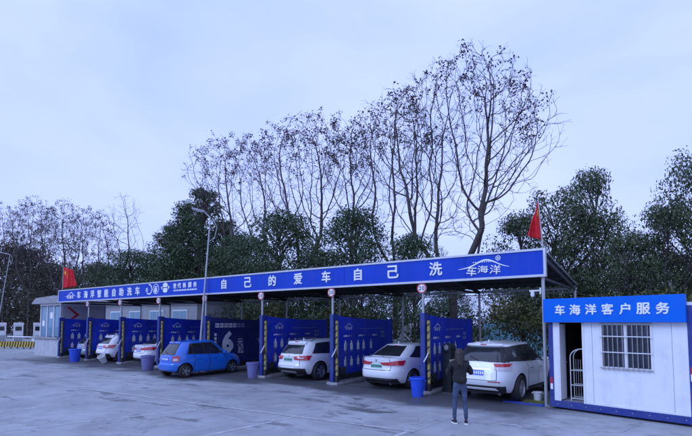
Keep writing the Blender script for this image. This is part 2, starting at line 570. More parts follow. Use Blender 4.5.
def letter(ch, name, m, parent, x, y, z, h, bold=0.02, depth=0.02, rz=0.0, fitw=None):
    me, w, hh = glyph(ch, bold)
    me2 = me.copy()
    me2.materials.append(m)
    o = link(name, me2, parent, (x, y, z), rz)
    s = h / hh
    o.scale = ((fitw / w) if fitw else s, depth / 0.02, s)
    return o

# ------------------------------------------------------------------ ground and markings
g = MB().box(-260, 200, -80, 260, -0.5, 0.0).build('ground', M_GROUND)
tag(g, kind='structure')
def line_strip(a, b, w, z=0.004, name='parking_line'):
    a, b = Vector((a[0], a[1], 0)), Vector((b[0], b[1], 0))
    d = (b - a).normalized()
    s = Vector((-d.y, d.x, 0)) * w / 2
    n_ = max(2, int((b - a).length / 0.4))
    rows = []
    for i in range(n_ + 1):
        q = a.lerp(b, i / n_) + Vector((0, 0, z))
        rows.append([q - s, q + s])
    return tag(MB().grid(rows).build(name, M_PAINT), kind='structure')
for (a, b) in (((-8.75, -10.0), (-7.25, -5.62)), ((-11.4, -10.0), (-10.3, -5.45)), ((-4.95, -8.6), (-4.6, -5.02)),
               ((-14.4, -10.0), (-13.5, -5.6)), ((-1.9, -8.0), (-1.72, -4.75))):
    line_strip(a, b, 0.10)
line_strip((-13.6, -5.68), (-1.6, -4.72), 0.10, 0.008)

# ------------------------------------------------------------------ canopy
SP, NB = 3.6, 8
ZB, ZT, DEP = 3.52, 4.25, 5.4
FY = -0.12
XL = -SP * NB - 0.1
can = thing('car_wash_canopy', 'long blue fronted car wash canopy on steel posts over eight bays', 'canopy')
nsh = 13
for i in range(nsh):
    xa, xb = XL + (0.08 - XL) * i / nsh, XL + (0.08 - XL) * (i + 1) / nsh
    bx('fascia_sheet', M_BLUE_SIGN, can, xa + 0.004, xb - 0.004, FY + 0.0015 * (i % 3), FY + 0.05, ZB, ZT)
bx('fascia_backing', M_DARKSTEEL, can, XL + 0.01, 0.07, FY + 0.052, FY + 0.10, ZB + 0.02, ZT - 0.02)
for (x0, x1, z0, z1) in ((XL - 0.03, 0.11, ZT - 0.035, ZT + 0.025), (XL - 0.03, 0.11, ZB - 0.03, ZB + 0.035), (XL - 0.03, XL + 0.04, ZB + 0.035, ZT - 0.035), (0.05, 0.11, ZB + 0.035, ZT - 0.035)):
    bx('trim_strip', M_TRIM, can, x0, x1, FY - 0.025, FY + 0.13, z0, z1)
# sloping roof of ribbed sheet
prof = []
xx = XL
k = 0
while xx < 0.1:
    prof.append((xx, 0.0 if (k // 2) % 2 == 0 else 0.03))
    xx += 0.07 if k % 2 else 0.11
    k += 1
rf = MB()
rows = []
for (y, z) in ((-0.02, ZT - 0.06), (DEP + 0.12, ZB + 0.10)):
    rows.append([Vector((x, y, z + dz)) for x, dz in prof])
rf.grid(rows)
rows2 = [[q + Vector((0, 0, -0.012)) for q in r_] for r_ in rows]
rf.grid(rows2[::-1])
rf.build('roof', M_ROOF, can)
zroof = lambda y: ZT - 0.10 + (ZB + 0.06 - ZT + 0.10) * y / DEP
for n_ in range(NB + 1):
    x = -SP * n_
    p_ = MB().tube([(x, 0, 0), (x, 0, ZB + 0.02)], 0.044, 14).build('post', M_STEEL, can, 40)
    MB().box(x - 0.09, x + 0.09, -0.09, 0.09, 0.0, 0.015).build('base_plate', M_STEEL, p_)
    MB().tube([(x, DEP, 0), (x, DEP, ZB - 0.02)], 0.05, 12).build('post', M_STEEL, can, 40)
    mt = Matrix.Translation((x, 0, 0))
    # rafter following the slope and tie beam under it
    d = MB()
    y0, y1 = 0.02, DEP + 0.05
    for yy0, yy1 in ((y0, y1),):
        d.prism([(y0, zroof(y0) - 0.14), (y1, zroof(y1) - 0.14), (y1, zroof(y1) - 0.03), (y0, zroof(y0) - 0.03)], 0.06, (x - 0.03, 0, 0), (0, 1, 0), (0, 0, 1))
    d.build('rafter', M_DARKSTEEL, can)
    bx('tie_beam', M_DARKSTEEL, can, x - 0.03, x + 0.03, 0.06, DEP - 0.05, ZB - 0.10, ZB - 0.03)
bx('back_beam', M_STEEL, can, XL, 0.08, DEP - 0.04, DEP + 0.04, ZB - 0.06, ZB + 0.02)
bx('front_beam', M_DARKSTEEL, can, XL + 0.05, 0.03, 0.06, 0.12, ZB + 0.03, ZB + 0.13)
for i in range(1, 6):
    y = DEP * i / 6
    bx('purlin', M_DARKSTEEL, can, XL, 0.06, y - 0.025, y + 0.025, zroof(y) - 0.028, zroof(y) + 0.03)
MB().tube([(0.06, 0.0, ZT - 0.03), (0.06, DEP + 0.12, ZB + 0.13)], 0.022, 8).build('edge_trim', M_STEEL, can)
MB().tube([(XL + 1.0, DEP - 0.09, ZB - 0.16), (0.0, DEP - 0.09, ZB - 0.16)], 0.02, 6).build('conduit', M_STEEL, can)

# lettering on the fascia
LY = FY - 0.014
for ch, px in zip('自己的爱车自己洗', (224.3, 248.2, 272.5, 298.2, 326.3, 358.2, 393.3, 436)):
    letter(ch, 'letter', M_LETTER, can, pl(px, 280, FY).x, LY, 3.915, 0.43, 0.022)
for ch, px in zip('车海洋智能自助洗车', (79.3, 86.2, 92.8, 99.6, 106.7, 114.2, 121.6, 129.8, 137.8)):
    letter(ch, 'letter', M_LETTER, can, pl(px, 292, FY).x, LY, 3.885, 0.45, 0.022)
for ch, px in zip('世代新服务', (175.2, 179.6, 184.9, 190.2, 195.4)):
    letter(ch, 'letter', M_LETTER, can, pl(px, 284, FY).x, LY, 4.0, 0.25, 0.02)
x0, x1 = pl(173.4, 290, FY).x, pl(197, 288, FY).x
for i in range(18):                                   # a line of small print, too small to read
    xa = x0 + (x1 - x0) * i / 18
    bx('small_print', M_PRINT, can, xa, xa + (x1 - x0) / 18 * (0.62 + 0.2 * ((i * 7) % 3) / 2), FY - 0.006, FY - 0.001, 3.74, 3.80 + 0.02 * ((i * 5) % 2))

def arc_band(cx, cz, r0, r1, a0, a1, n_=20):
    poly = [(cx + r1 * math.cos(a0 + (a1 - a0) * i / n_), cz + r1 * math.sin(a0 + (a1 - a0) * i / n_)) for i in range(n_ + 1)]
    poly += [(cx + r0 * math.cos(a1 + (a0 - a1) * i / n_), cz + r0 * math.sin(a1 + (a0 - a1) * i / n_)) for i in range(n_ + 1)]
    return poly
def plate_xz(name, polys, m, parent, y, t=0.006):
    b_ = MB()
    for poly in polys:
        b_.prism(poly, t, (0, y, 0), (1, 0, 0), (0, 0, 1))
    return b_.build(name, m, parent)
def disc_poly(cx, cz, r, n_=24):
    return [(cx + r * math.cos(2 * math.pi * i / n_), cz + r * math.sin(2 * math.pi * i / n_)) for i in range(n_)]
# three round emblems
ex = [pl(q, 289, FY).x for q in (149.2, 156.0, 165.3)]
LYP = FY - 0.001
plate_xz('emblem', [arc_band(ex[0], 3.92, 0.21, 0.27, -2.4, 1.7)] + [[(ex[0] - 0.20 + 0.12 * math.cos(a) - 0.02 * math.sin(a), 3.90 + 0.12 * math.sin(a) + 0.02 * math.cos(a)), (ex[0] - 0.20 - 0.12 * math.cos(a) - 0.02 * math.sin(a), 3.90 - 0.12 * math.sin(a) + 0.02 * math.cos(a)), (ex[0] - 0.20 - 0.12 * math.cos(a) + 0.02 * math.sin(a), 3.90 - 0.12 * math.sin(a) - 0.02 * math.cos(a)), (ex[0] - 0.20 + 0.12 * math.cos(a) + 0.02 * math.sin(a), 3.90 + 0.12 * math.sin(a) - 0.02 * math.cos(a))] for a in (0.2, 1.25, 2.3)], M_LETTER, can, LYP, 0.006)
plate_xz('emblem', [arc_band(ex[1], 3.92, 0.22, 0.26, 0, 2 * math.pi, 28), disc_poly(ex[1] - 0.02, 3.86, 0.13), [(ex[1] - 0.16, 4.0), (ex[1] + 0.16, 4.0), (ex[1] + 0.12, 4.05), (ex[1] - 0.12, 4.05)]], M_PRINT, can, LYP, 0.006)
em = plate_xz('emblem', [disc_poly(ex[2], 3.95, 0.25), [(ex[2] - 0.36, 3.95), (ex[2] - 0.18, 3.80), (ex[2] - 0.18, 4.10)], [(ex[2] + 0.18, 3.80), (ex[2] + 0.36, 3.95), (ex[2] + 0.18, 4.10)]], M_LETTER, can, LYP, 0.006)
plate_xz('emblem_mark', [[(ex[2] - 0.18, 3.93), (ex[2] + 0.2, 3.93), (ex[2] + 0.2, 3.97), (ex[2] - 0.18, 3.97)]], M_BLUE_SIGN, em, LYP - 0.007, 0.004)

def swoosh(cx, cz, w, h, n_=30):
    """the car-roof curve of the emblem: a tapering line that rises, arches and falls"""
    def mid(t):
        return (-0.10 + 0.98 * math.exp(-((t - 0.56) / 0.26) ** 2) * 0.9 + 0.12 * t * (1 - t) * 2 - (0.25 * max(0, t - 0.75)))
    up, dn = [], []
    for i in range(n_ + 1):
        t = i / n_
        th = 0.09 * (math.sin(math.pi * min(1, max(0, t * 0.96 + 0.02))) ** 0.8) + 0.006
        up.append((cx + (t - 0.5) * w, cz + mid(t) * h + th * h))
        dn.append((cx + (t - 0.5) * w, cz + mid(t) * h - th * h))
    return [up[i:i + 2] + dn[i:i + 2][::-1] for i in range(n_)]
cxl = pl(483, 268, FY).x
plate_xz('emblem', [p_[::-1] for p_ in swoosh(cxl, 3.86, 1.52, 0.25)], M_LETTER, can, LYP, 0.006)
for ch, dx, h_, tl in (('车', -0.34, 0.30, 0.12), ('海', 0.0, 0.22, 0.0), ('洋', 0.36, 0.27, 0.10)):
    o = letter(ch, 'letter', M_LETTER, can, cxl + dx, LY, 3.80 - (0.03 if h_ > 0.25 else 0), h_, 0.010, fitw=0.31)
    o.rotation_euler = (0, tl, 0)
plate_xz('emblem', [arc_band(pl(498, 258, FY).x, 4.10, 0.05, 0.075, 0, 2 * math.pi, 14), disc_poly(pl(498, 258, FY).x, 4.10, 0.028, 10)], M_PRINT, can, LYP, 0.005)
x0 = pl(473, 268, FY).x
for i in range(9):
    bx('small_print', M_PRINT, can, x0 + i * 0.065, x0 + i * 0.065 + 0.04, FY - 0.006, FY - 0.001, 4.005, 4.03)

cl2 = pl(70.5, 296, FY).x
plate_xz('emblem', [p_[::-1] for p_ in swoosh(cl2, 3.86, 1.35, 0.25)], M_LETTER, can, LYP, 0.006)
for ch, dx in (('车', -0.30), ('海', 0.0), ('洋', 0.30)):
    letter(ch, 'letter', M_LETTER, can, cl2 + dx, LY, 3.80, 0.24, 0.02, fitw=0.26)
# height limit discs on the posts
for n_ in range(1, NB):
    x, z = -SP * n_, ZB - 0.19
    yd = -0.085
    dsk = MB().lathe([(0.165, 0.0), (0.165, 0.02)], 28, (x, yd, z), 0, Matrix.Rotation(R(90), 4, 'X')).build('limit_sign', M_LETTER, can)
    MB().tube([(x, yd - 0.002, z), (x, 0, z)], 0.02, 6).build('bracket', M_STEEL, dsk)
    plate_xz('ring', [arc_band(x, z, 0.128, 0.162, 2 * math.pi * i / 24, 2 * math.pi * (i + 1) / 24, 1) for i in range(24)], M_REDPAINT, dsk, yd - 0.021, 0.004)
    for ch, dx in (('2', -0.054), ('0', 0.054)):
        letter(ch, 'digit', M_BLACK, dsk, x + dx, yd - 0.023, z, 0.13, 0.014, 0.004)
# small camera on the end post
cm = bx('camera_arm', M_WHITE_PL, can, -0.36, -0.03, -0.02, 0.02, ZB - 0.42, ZB - 0.38)
MB().lathe([(0.02, 0.12), (0.05, 0.10), (0.055, 0.0), (0.045, -0.04), (0.0, -0.06)], 16, (-0.28, 0, ZB - 0.52)).build('security_camera', M_WHITE_PL, cm, 40)
bx('junction_box', M_WHITE_PL, cm, -0.085, -0.05, -0.05, 0.05, ZB - 0.50, ZB - 0.32)

# ------------------------------------------------------------------ partitions
def panel_print(t, special):
    """flat print on the +X face of the panel (x = 0.052)"""
    xf = 0.0525
    def r_(y0, y1, z0, z1, m_=M_PRINT, name='printed_block'):
        return MB().box(xf, xf + 0.003, y0, y1, z0, z1).build(name, m_, t)
    def ch_(c, y, z, h, m_, b_=0.01, fitw=None):
        o = letter(c, 'printed_letter', m_, t, xf + 0.003, y, z, h, b_, 0.003, R(90), fitw)
        return o
    def sw(y, z, w, h, m_):
        b_ = MB()
        for poly in swoosh(0, 0, w, h, 16):
            b_.prism([(y + a, z + c) for a, c in poly][::-1], 0.003, (xf, 0, 0), (0, 1, 0), (0, 0, 1))
        b_.build('printed_emblem', m_, t)
    if not special:
        sw(0.95, 2.08, 0.62, 0.14, M_PRINT)
        for c, dy in zip('车海洋', (-0.16, 0.0, 0.16)):
            ch_(c, 0.95 + dy, 2.02, 0.12, M_PRINT)
        for y0, n_ in ((0.62, 5), (1.62, 5), (2.65, 4)):
            for i in range(n_):
                r_(y0 + i * 0.11, y0 + i * 0.11 + 0.075, 1.70, 1.755 + 0.02 * (i % 2), M_PRINT if i < 3 else M_PRINT_DIM)
        for i in range(9):
            r_(1.75 + i * 0.19, 1.75 + i * 0.19 + 0.13, 1.985, 2.015, M_PRINT_DIM, 'small_print')
        for row, (z0, z1) in enumerate(((1.20, 1.56), (0.62, 0.96))):
            for i, y in enumerate((0.64, 1.04, 1.50, 1.90, 2.45)):
                w = 0.17
                o = r_(y, y + w, z0, z1 - 0.10, M_PRINT, 'printed_icon')
                MB().box(xf, xf + 0.003, y + 0.05, y + w - 0.05, z1 - 0.10, z1).build('icon_neck', M_PRINT, o)
                r_(y + 0.02, y + w - 0.02, z0 - 0.07, z0 - 0.035, M_PRINT_DIM, 'small_print')
        for i in range(4):
            r_(3.35 + 0.16 * (i % 2), 3.46 + 0.16 * (i % 2), 1.62 + 0.16 * (i // 2), 1.73 + 0.16 * (i // 2), M_PRINT_DIM)
    else:
        for i in range(7):
            y = 0.50 + i * 0.26
            o = r_(y, y + 0.21, 2.00, 2.20, M_PRINT if i < 5 else M_PRINT_DIM)
            MB().box(xf + 0.003, xf + 0.005, y + 0.04, y + 0.08, 2.04, 2.16).build('icon_mark', M_PANEL_DARK, o)
            MB().box(xf + 0.003, xf + 0.005, y + 0.11, y + 0.18, 2.08, 2.12).build('icon_mark', M_PANEL_DARK, o)
        ch_('6', 1.25, 1.32, 1.05, M_PRINT, 0.055)
        ch_('元', 2.02, 1.28, 0.34, M_PRINT, 0.014)
        ch_('起', 2.06, 0.92, 0.36, M_PRINT, 0.014)
        for i in range(3):
            r_(0.45, 0.58, 1.25 + 0.18 * i, 1.38 + 0.18 * i)
        sw(3.55, 1.42, 0.95, 0.16, M_PRINT)
        for c, dy in zip('车海洋', (-0.25, 0.0, 0.25)):
            ch_(c, 3.55 + dy, 1.30, 0.20, M_PRINT_DIM if dy > 0.1 else M_PRINT)

PLEN = 4.25
def make_partition(special):
    t = link('wash_bay_partition', None)
    bx('kerb', M_CONCRETE, t, -0.22, 0.26, -0.09, PLEN + 0.35, 0, 0.09, 0.015)
    top = lambda y: 2.50 - 0.10 * (y / PLEN) - 0.07 * math.sin(math.pi * min(1, y / PLEN * 0.9))
    ys = [0.22 + (PLEN - 0.22) * i / 12 for i in range(13)]
    poly = [(y, 0.12) for y in (ys[0], ys[-1])] + [(y, top(y)) for y in ys[::-1]]
    MB().prism(poly, 0.10, (-0.05, 0, 0), (0, 1, 0), (0, 0, 1)).build('panel', M_PANEL_DARK if special else M_PANEL_BLUE, t)
    bx('column', M_FRAME_BLUE, t, -0.085, 0.075, -0.075, 0.225, 0.09, 2.54, 0.012)
    bx('back_post', M_FRAME_BLUE, t, -0.06, 0.06, PLEN, PLEN + 0.09, 0.09, top(PLEN) + 0.03, 0.01)
    bx('skirting', M_DARKSTEEL, t, 0.051, 0.062, 0.23, PLEN - 0.01, 0.12, 0.34)
    # yellow and black edge guard, standing on the bay side of the column
    gd = bx('edge_guard', M_YELLOW, t, 0.115, 0.205, 0.0, 0.08, 0.32, 2.30, 0.02)
    for i in range(8):
        z = 0.42 + i * 0.24
        MB().prism([(0.117, z), (0.203, z + 0.07), (0.203, z + 0.13), (0.117, z + 0.06)], 0.004, (0, -0.0005, 0), (1, 0, 0), (0, 0, 1)).build('stripe', M_BLACK, gd)
    bx('guard_foot', M_BLACK, t, 0.10, 0.22, -0.02, 0.10, 0.09, 0.32, 0.015)
    # spray gun in its holster, hose looping back to the panel
    hol = bx('gun_holster', M_BLACK, t, 0.115, 0.205, -0.06, -0.006, 1.02, 1.16, 0.01)
    MB().tube([(0.06, -0.13, 1.00), (0.14, -0.09, 1.16), (0.19, -0.065, 1.30)], [0.02, 0.022, 0.016], 8).build('spray_gun', M_WHITE_PL, hol, 40)
    pts = []
    for i in range(19):
        a = i / 18
        pts.append((0.22 + 0.16 * math.sin(math.pi * a), -0.03 + 0.55 * a, 1.1 - 0.80 * math.sin(math.pi * a) ** 0.8 + 0.35 * a))
    MB().tube(pts, 0.014, 6).build('hose', M_BLACK, t, 60)
    b_ = MB().box(0.053, 0.20, 0.30, 0.56, 0.34, 0.60)
    b_.build('coin_box', M_DARKSTEEL, t, None, 0.012)
    panel_print(t, special)
    return t
part0 = make_partition(False)
part6 = make_partition(True)
names = {1: 'beside the standing woman and big white SUV', 2: 'between the white sedan and white crossover', 3: 'between the white crossover and blue hatchback',
         5: 'beside the empty bay and white saloon', 6: 'between two white cars at the far bays', 7: 'between the silver hatchback and white car',
         8: 'at the canopy end beside the glazed booth'}
parts = {}
for n_ in range(1, NB + 1):
    if n_ == 4:
        t = part6
        tag(t, 'dark blue wash bay partition with a big number 6 beside the blue hatchback', 'partition', 'partitions between the wash bays')
    else:
        t = part0 if n_ == 1 else copy_tree(part0)
        tag(t, 'blue printed wash bay partition ' + names[n_], 'partition', 'partitions between the wash bays')
    t.location = (-SP * n_, 0, 0)
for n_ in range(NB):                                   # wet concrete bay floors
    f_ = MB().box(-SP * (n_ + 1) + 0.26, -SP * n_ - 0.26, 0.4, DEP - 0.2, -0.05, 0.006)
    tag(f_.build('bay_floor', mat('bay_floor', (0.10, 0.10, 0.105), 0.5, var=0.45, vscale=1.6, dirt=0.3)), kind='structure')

# ------------------------------------------------------------------ cars
def ip(x, pts):
    """smooth (monotone cubic) interpolation through pts"""
    xs = [p_[0] for p_ in pts]
    ys = [p_[1] for p_ in pts]
    if x <= xs[0]:
        return ys[0]
    if x >= xs[-1]:
        return ys[-1]
    k = max(i for i in range(len(xs)) if xs[i] <= x)
    k = min(k, len(xs) - 2)
    def sl(i):
        return (ys[i + 1] - ys[i]) / (xs[i + 1] - xs[i])
    def tan(i):
        if i == 0:
            return sl(0)
        if i == len(xs) - 1:
            return sl(i - 1)
        a, b = sl(i - 1), sl(i)
        return 0 if a * b <= 0 else 2 * a * b / (a + b)
    h = xs[k + 1] - xs[k]
    t = (x - xs[k]) / h
    return ((2 * t ** 3 - 3 * t ** 2 + 1) * ys[k] + (t ** 3 - 2 * t ** 2 + t) * h * tan(k) + (-2 * t ** 3 + 3 * t ** 2) * ys[k + 1] + (t ** 3 - t ** 2) * h * tan(k + 1))

class Shell:
    """closed loft of rounded-rectangle plan rings; s runs round the plan (0-1 right side rear to
    front, 1-2 front, 2-3 left side, 3-4 rear left to right), u runs upward"""
    def __init__(self, xr, xf, w, z, n=6.0, bow=0.0):
        self.xr, self.xf, self.w, self.z, self.n, self.bow = xr, xf, w, z, n, bow
    def P(self, s, u):
        n, c = self.n, 0.5 ** (1 / self.n)
        s = s % 4.0
        k = int(s)
        q = (2 * (s - k) - 1) * c
        o = (1 - abs(q) ** n) ** (1 / n)
        ex, ey = ((q, -o), (o, q), (-q, o), (-o, -q))[k]
        a, b = ip(u, self.xr), ip(u, self.xf)
        x = (a + b) / 2 + ex * (b - a) / 2
        y = ey * ip(u, self.w)
        if self.bow:
            y *= 1 - self.bow * abs(ex) ** 3
        return Vector((x, y, self.z(u, x)))
    def N(self, s, u):
        e = 1e-3
        a = self.P(s + e, u) - self.P(s - e, u)
        b = self.P(s, min(1, u + e)) - self.P(s, max(0, u - e))
        return a.cross(b).normalized()
    def patch(self, c4, off=0.004, nu=10, nv=6, skirt=0.012):
        """c4 = (s,u) bottom-a, bottom-b, top-b, top-a"""
        (a0, u0), (b0, u1), (b1, u2), (a1, u3) = c4
        rows, back = [], []
        for j in range(nv + 1):
            v = j / nv
            r1, r2 = [], []
            for i in range(nu + 1):
                t = i / nu
                s = (a0 + (b0 - a0) * t) * (1 - v) + (a1 + (b1 - a1) * t) * v
                u = (u0 + (u1 - u0) * t) * (1 - v) + (u3 + (u2 - u3) * t) * v
                p_, n_ = self.P(s, u), self.N(s, u)
                r1.append(p_ + n_ * off)
                r2.append(p_ - n_ * skirt)
            rows.append(r1)
            back.append(r2)
        m_ = MB().grid(rows)
        edge = rows[0] + [r_[-1] for r_ in rows[1:]] + rows[-1][-2::-1] + [r_[0] for r_ in rows[-2:0:-1]]
        bk = back[0] + [r_[-1] for r_ in back[1:]] + back[-1][-2::-1] + [r_[0] for r_ in back[-2:0:-1]]
        m_.grid([bk, edge], 0, True)
        return m_
    def solid(self, nu=14, ns=56, crown=0.0, topcap=True):
        m_ = MB()
        S = [4.0 * i / ns for i in range(ns)]
        rows = [[self.P(s, u / nu) for s in S] for u in range(nu + 1)]
        m_.grid(rows, 0, True)
        # lids: join each right-hand point with its mirror on the left
        q = ns // 4
        for lev, flip in ((0, True), (nu, False)):
            base = lev * ns
            # front half ordering: s in (3.5 -> 4 -> 0 -> 1 -> 1.5) right, mirrored left
            right = [(3 * q + q // 2 + i) % ns for i in range(ns // 2 + 1)]
            left = [(3 * q + q // 2 - i) % ns for i in range(ns // 2 + 1)]
            mids = []
            for a, b in zip(right, left):
                pa, pb = Vector(m_.v[base + a]), Vector(m_.v[base + b])
                mids.append(pa.lerp(pb, 0.5) + Vector((0, 0, crown * (abs(pa.y) / 0.8) if not flip else 0)))
            k = len(m_.v)
            m_.v += [tuple(x) for x in mids]
            L = len(right)
            for i in range(L - 1):
                A = (base + right[i], base + right[i + 1], k + i + 1, k + i)
                B = (k + i, k + i + 1, base + left[i + 1], base + left[i])
                for f_ in (A, B):
                    f2 = []
                    for x in f_:
                        if x not in f2 and not (x >= k and False):
                            f2.append(x)
                    # at the ends the middle point coincides with the ring point: weld by reuse
                    f2 = [(base + right[0]) if x == k else ((base + right[L - 1]) if x == k + L - 1 else x) for x in f2]
                    f3 = []
                    for x in f2:
                        if x not in f3:
                            f3.append(x)
                    if len(f3) >= 3:
                        m_.f.append(tuple(f3[::-1]) if flip else tuple(f3))
                        m_.mi.append(0)
        return m_

def eval_mesh(o):
    bpy.context.view_layer.update()
    return bpy.data.meshes.new_from_object(o.evaluated_get(bpy.context.evaluated_depsgraph_get()))

_wheel = {}
def wheel_meshes(r, dark):
    key = (round(r, 3), dark)
    if key in _wheel:
        return _wheel[key]
    w = 0.105 + 0.02 * (r > 0.3)
    ty = MB()
    ro = r * 0.66
    ty.lathe([(ro, -w), (r * 0.90, -w - 0.004), (r * 0.975, -w * 0.82), (r, -w * 0.5), (r, w * 0.5), (r * 0.975, w * 0.82), (r * 0.90, w + 0.004), (ro, w), (ro * 0.98, 0)], 32, (0, 0, 0), 0, Matrix.Rotation(R(90), 4, 'X'), False)
    tm = ty.mesh('tyre', M_RUBBER, 40)
    rm = MB()
    rot = Matrix.Rotation(R(90), 4, 'X')
    for sg in (1,):
        rm.lathe([(ro * 1.0, w * 0.9), (ro * 0.95, w * 0.95), (ro * 0.90, w * 0.55), (ro * 0.88, 0.0)], 32, (0, 0, 0), 0, rot, False)
        rm.lathe([(ro * 0.9, 0.0), (0.001, 0.0)], 32, (0, 0, 0), 1, rot, False)
        rm.lathe([(ro * 0.24, 0.0), (ro * 0.22, w * 0.72), (0.001, w * 0.75)], 14, (0, 0, 0), 0, rot, False)
        for k in range(10):
            a = 2 * math.pi * (k // 2) / 5 + (0.17 if k % 2 else -0.17)
            d = Vector((math.cos(a), 0, math.sin(a)))
            s_ = Vector((-math.sin(a), 0, math.cos(a)))
            p0, p1 = d * ro * 0.16, d * ro * 0.94
            hw0, hw1 = ro * 0.09, ro * 0.07
            yy = Vector((0, -w * 0.66, 0))
            y2 = Vector((0, -w * 0.2, 0))
            vs = [p0 - s_ * hw0 + yy, p0 + s_ * hw0 + yy, p1 + s_ * hw1 + yy * 1.15, p1 - s_ * hw1 + yy * 1.15, p0 - s_ * hw0 + y2, p0 + s_ * hw0 + y2, p1 + s_ * hw1 + y2, p1 - s_ * hw1 + y2]
            rm._add(vs, [(0, 1, 2, 3), (0, 4, 5, 1), (1, 5, 6, 2), (3, 2, 6, 7), (0, 3, 7, 4)])
    rmm = rm.mesh('rim', [M_RIM_DARK if dark else M_RIM, M_BLACK], 40)
    _wheel[key] = (rmm, tm)
    return _wheel[key]

def make_car(label, cat, spec, paint, loc, rz):
    t = thing(spec['name'], label, cat, loc, rz, spec.get('group'))
    L, W, H, wb, ro, r = (spec[k] for k in ('L', 'W', 'H', 'wb', 'ro', 'r'))
    xs, xe = -ro, L - ro
    hw = W / 2
    zs = spec['sill']
    zd = lambda x: ip((x - xs) / L, spec['deck'])
    low = Shell([(u, xs + d) for u, d in spec['rear']], [(u, xe - d) for u, d in spec['front']],
                [(u, hw * q) for u, q in spec['side']], lambda u, x: zs + u * (zd(x) - zs) + (1 - u) ** 3 * 0.06 * (abs((x - xs) / L - 0.5) * 2) ** 4, 5.2, 0.06)
    cb = spec['cab']
    zr = lambda x: H - 0.03 - spec['roofdrop'] * (max(0.0, spec['peak'] - (x - xs) / L) / 0.4) ** 2 - 0.10 * (max(0.0, (x - xs) / L - spec['peak']) / 0.25) ** 2
    cabs = Shell([(u, xs + d * L) for u, d in cb['rear']], [(u, xs + d * L) for u, d in cb['front']],
                 [(u, hw * q) for u, q in cb['side']], lambda u, x: (zd(x) - 0.03) * (1 - u) + zr(x) * u, 5.0, 0.05)
    # body with wheel arches cut out
    tmp = low.solid(14, 64, 0.03).build('body_tmp', [paint, M_PLASTIC_BLK])
    bm = bmesh.new()
    bm.from_mesh(tmp.data)
    bmesh.ops.remove_doubles(bm, verts=bm.verts, dist=1e-5)
    bmesh.ops.recalc_face_normals(bm, faces=bm.faces)
    bm.to_mesh(tmp.data)
    bm.free()
    cuts = []
    for x in (0.0, wb):
        for sg in (-1, 1):
            c_ = MB().lathe([(r + 0.055, -0.17), (r + 0.055, 0.30)], 36, (x, sg * (hw - 0.08), r), 0, Matrix.Rotation(R(90) * (1 if sg < 0 else -1), 4, 'X')).build('cut', [M_PLASTIC_BLK])
            b2 = bmesh.new()
            b2.from_mesh(c_.data)
            bmesh.ops.recalc_face_normals(b2, faces=b2.faces)
            b2.to_mesh(c_.data)
            b2.free()
            md = tmp.modifiers.new('cut', 'BOOLEAN')
            md.operation = 'DIFFERENCE'
            md.solver = 'EXACT'
            md.object = c_
            try:
                md.material_mode = 'TRANSFER'
            except Exception:
                pass
            cuts.append(c_)
    me = eval_mesh(tmp)
    bpy.data.objects.remove(tmp)
    for c_ in cuts:
        bpy.data.objects.remove(c_)
    me.polygons.foreach_set('use_smooth', [True] * len(me.polygons))
    me.set_sharp_from_angle(angle=R(32))
    body = link('body', me, t)
    # cabin and roof
    cm_ = cabs.solid(10, 64, spec.get('crown', 0.05))
    co = cm_.build('cabin', paint, t, 34)
    # windows
    for c4 in spec['seal']:
        cabs.patch(c4, 0.0022, 22, 6, 0.006).build('window_seal', M_PLASTIC_BLK, co, 50)
    for nm, c4 in spec['glass']:
        cabs.patch(c4, 0.004, 12, 6).build(nm, M_CARGLASS, co, 50)
    for nm, c4, m_, off in spec['low_parts']:
        if nm in ('tailgate', 'boot_lid'):
            gx = tuple((a_ + (0.010 if a_ > 3.5 else -0.010), b_ - (0.016 if b_ < 0.8 else 0)) for a_, b_ in c4)
            low.patch(gx, 0.004, 12, 6).build('shut_line', M_PLASTIC_BLK, t, 50)
        low.patch(c4, off, 12, 6).build(nm, m_ if m_ else paint, t, 50)
    for nm, c4, m_, off in spec.get('cab_parts', []):
        cabs.patch(c4, off, 12, 4).build(nm, m_ if m_ else paint, t, 50)
    cabs.patch(((3.42, 0.925), (3.58, 0.925), (3.58, 0.965), (3.42, 0.965)), spec.get('brake_off', 0.058), 4, 2).build('brake_light', M_TAILRED, t)
    # fuel flap
    low.patch(((2.775, 0.70), (2.82, 0.70), (2.82, 0.90), (2.775, 0.90)), 0.005, 4, 4, 0.003).build('fuel_flap', paint, t, 50)
    # doors
    for sgn in (0, 1):
        for (s0, s1) in spec['doors']:
            c4 = ((s0, 0.10), (s1, 0.10), (s1, 0.985), (s0, 0.985))
            if sgn:
                c4 = tuple((3 - s, u) for s, u in c4)[::-1]
                c4 = (c4[3], c4[2], c4[1], c4[0])
                c4 = tuple(c4[i] for i in (1, 0, 3, 2))
            gx = [(a_ + (0.006 if a_ > (sum(q_[0] for q_ in c4) / 4) else -0.006), b_ + (0.010 if b_ > 0.5 else -0.010)) for a_, b_ in c4]
            low.patch(tuple((a_, min(1.0, b_)) for a_, b_ in gx), 0.0025, 12, 8, 0.002).build('shut_line', M_PLASTIC_BLK, t, 50)
            d_ = low.patch(c4, 0.006, 12, 8, 0.002).build('door', paint, t, 50)
            sh = s0 + (s1 - s0) * 0.14
            p_ = low.P(3 - sh if sgn else sh, 0.80)
            n_ = low.N(3 - sh if sgn else sh, 0.80)
            MB().tube([p_ + n_ * 0.02 + Vector((-0.02, 0, 0)), p_ + n_ * 0.034 + Vector((0.05, 0, 0)), p_ + n_ * 0.034 + Vector((0.13, 0, 0)), p_ + n_ * 0.02 + Vector((0.2, 0, 0))], 0.013, 6).build('handle', spec.get('handle', None) or paint, d_, 60)
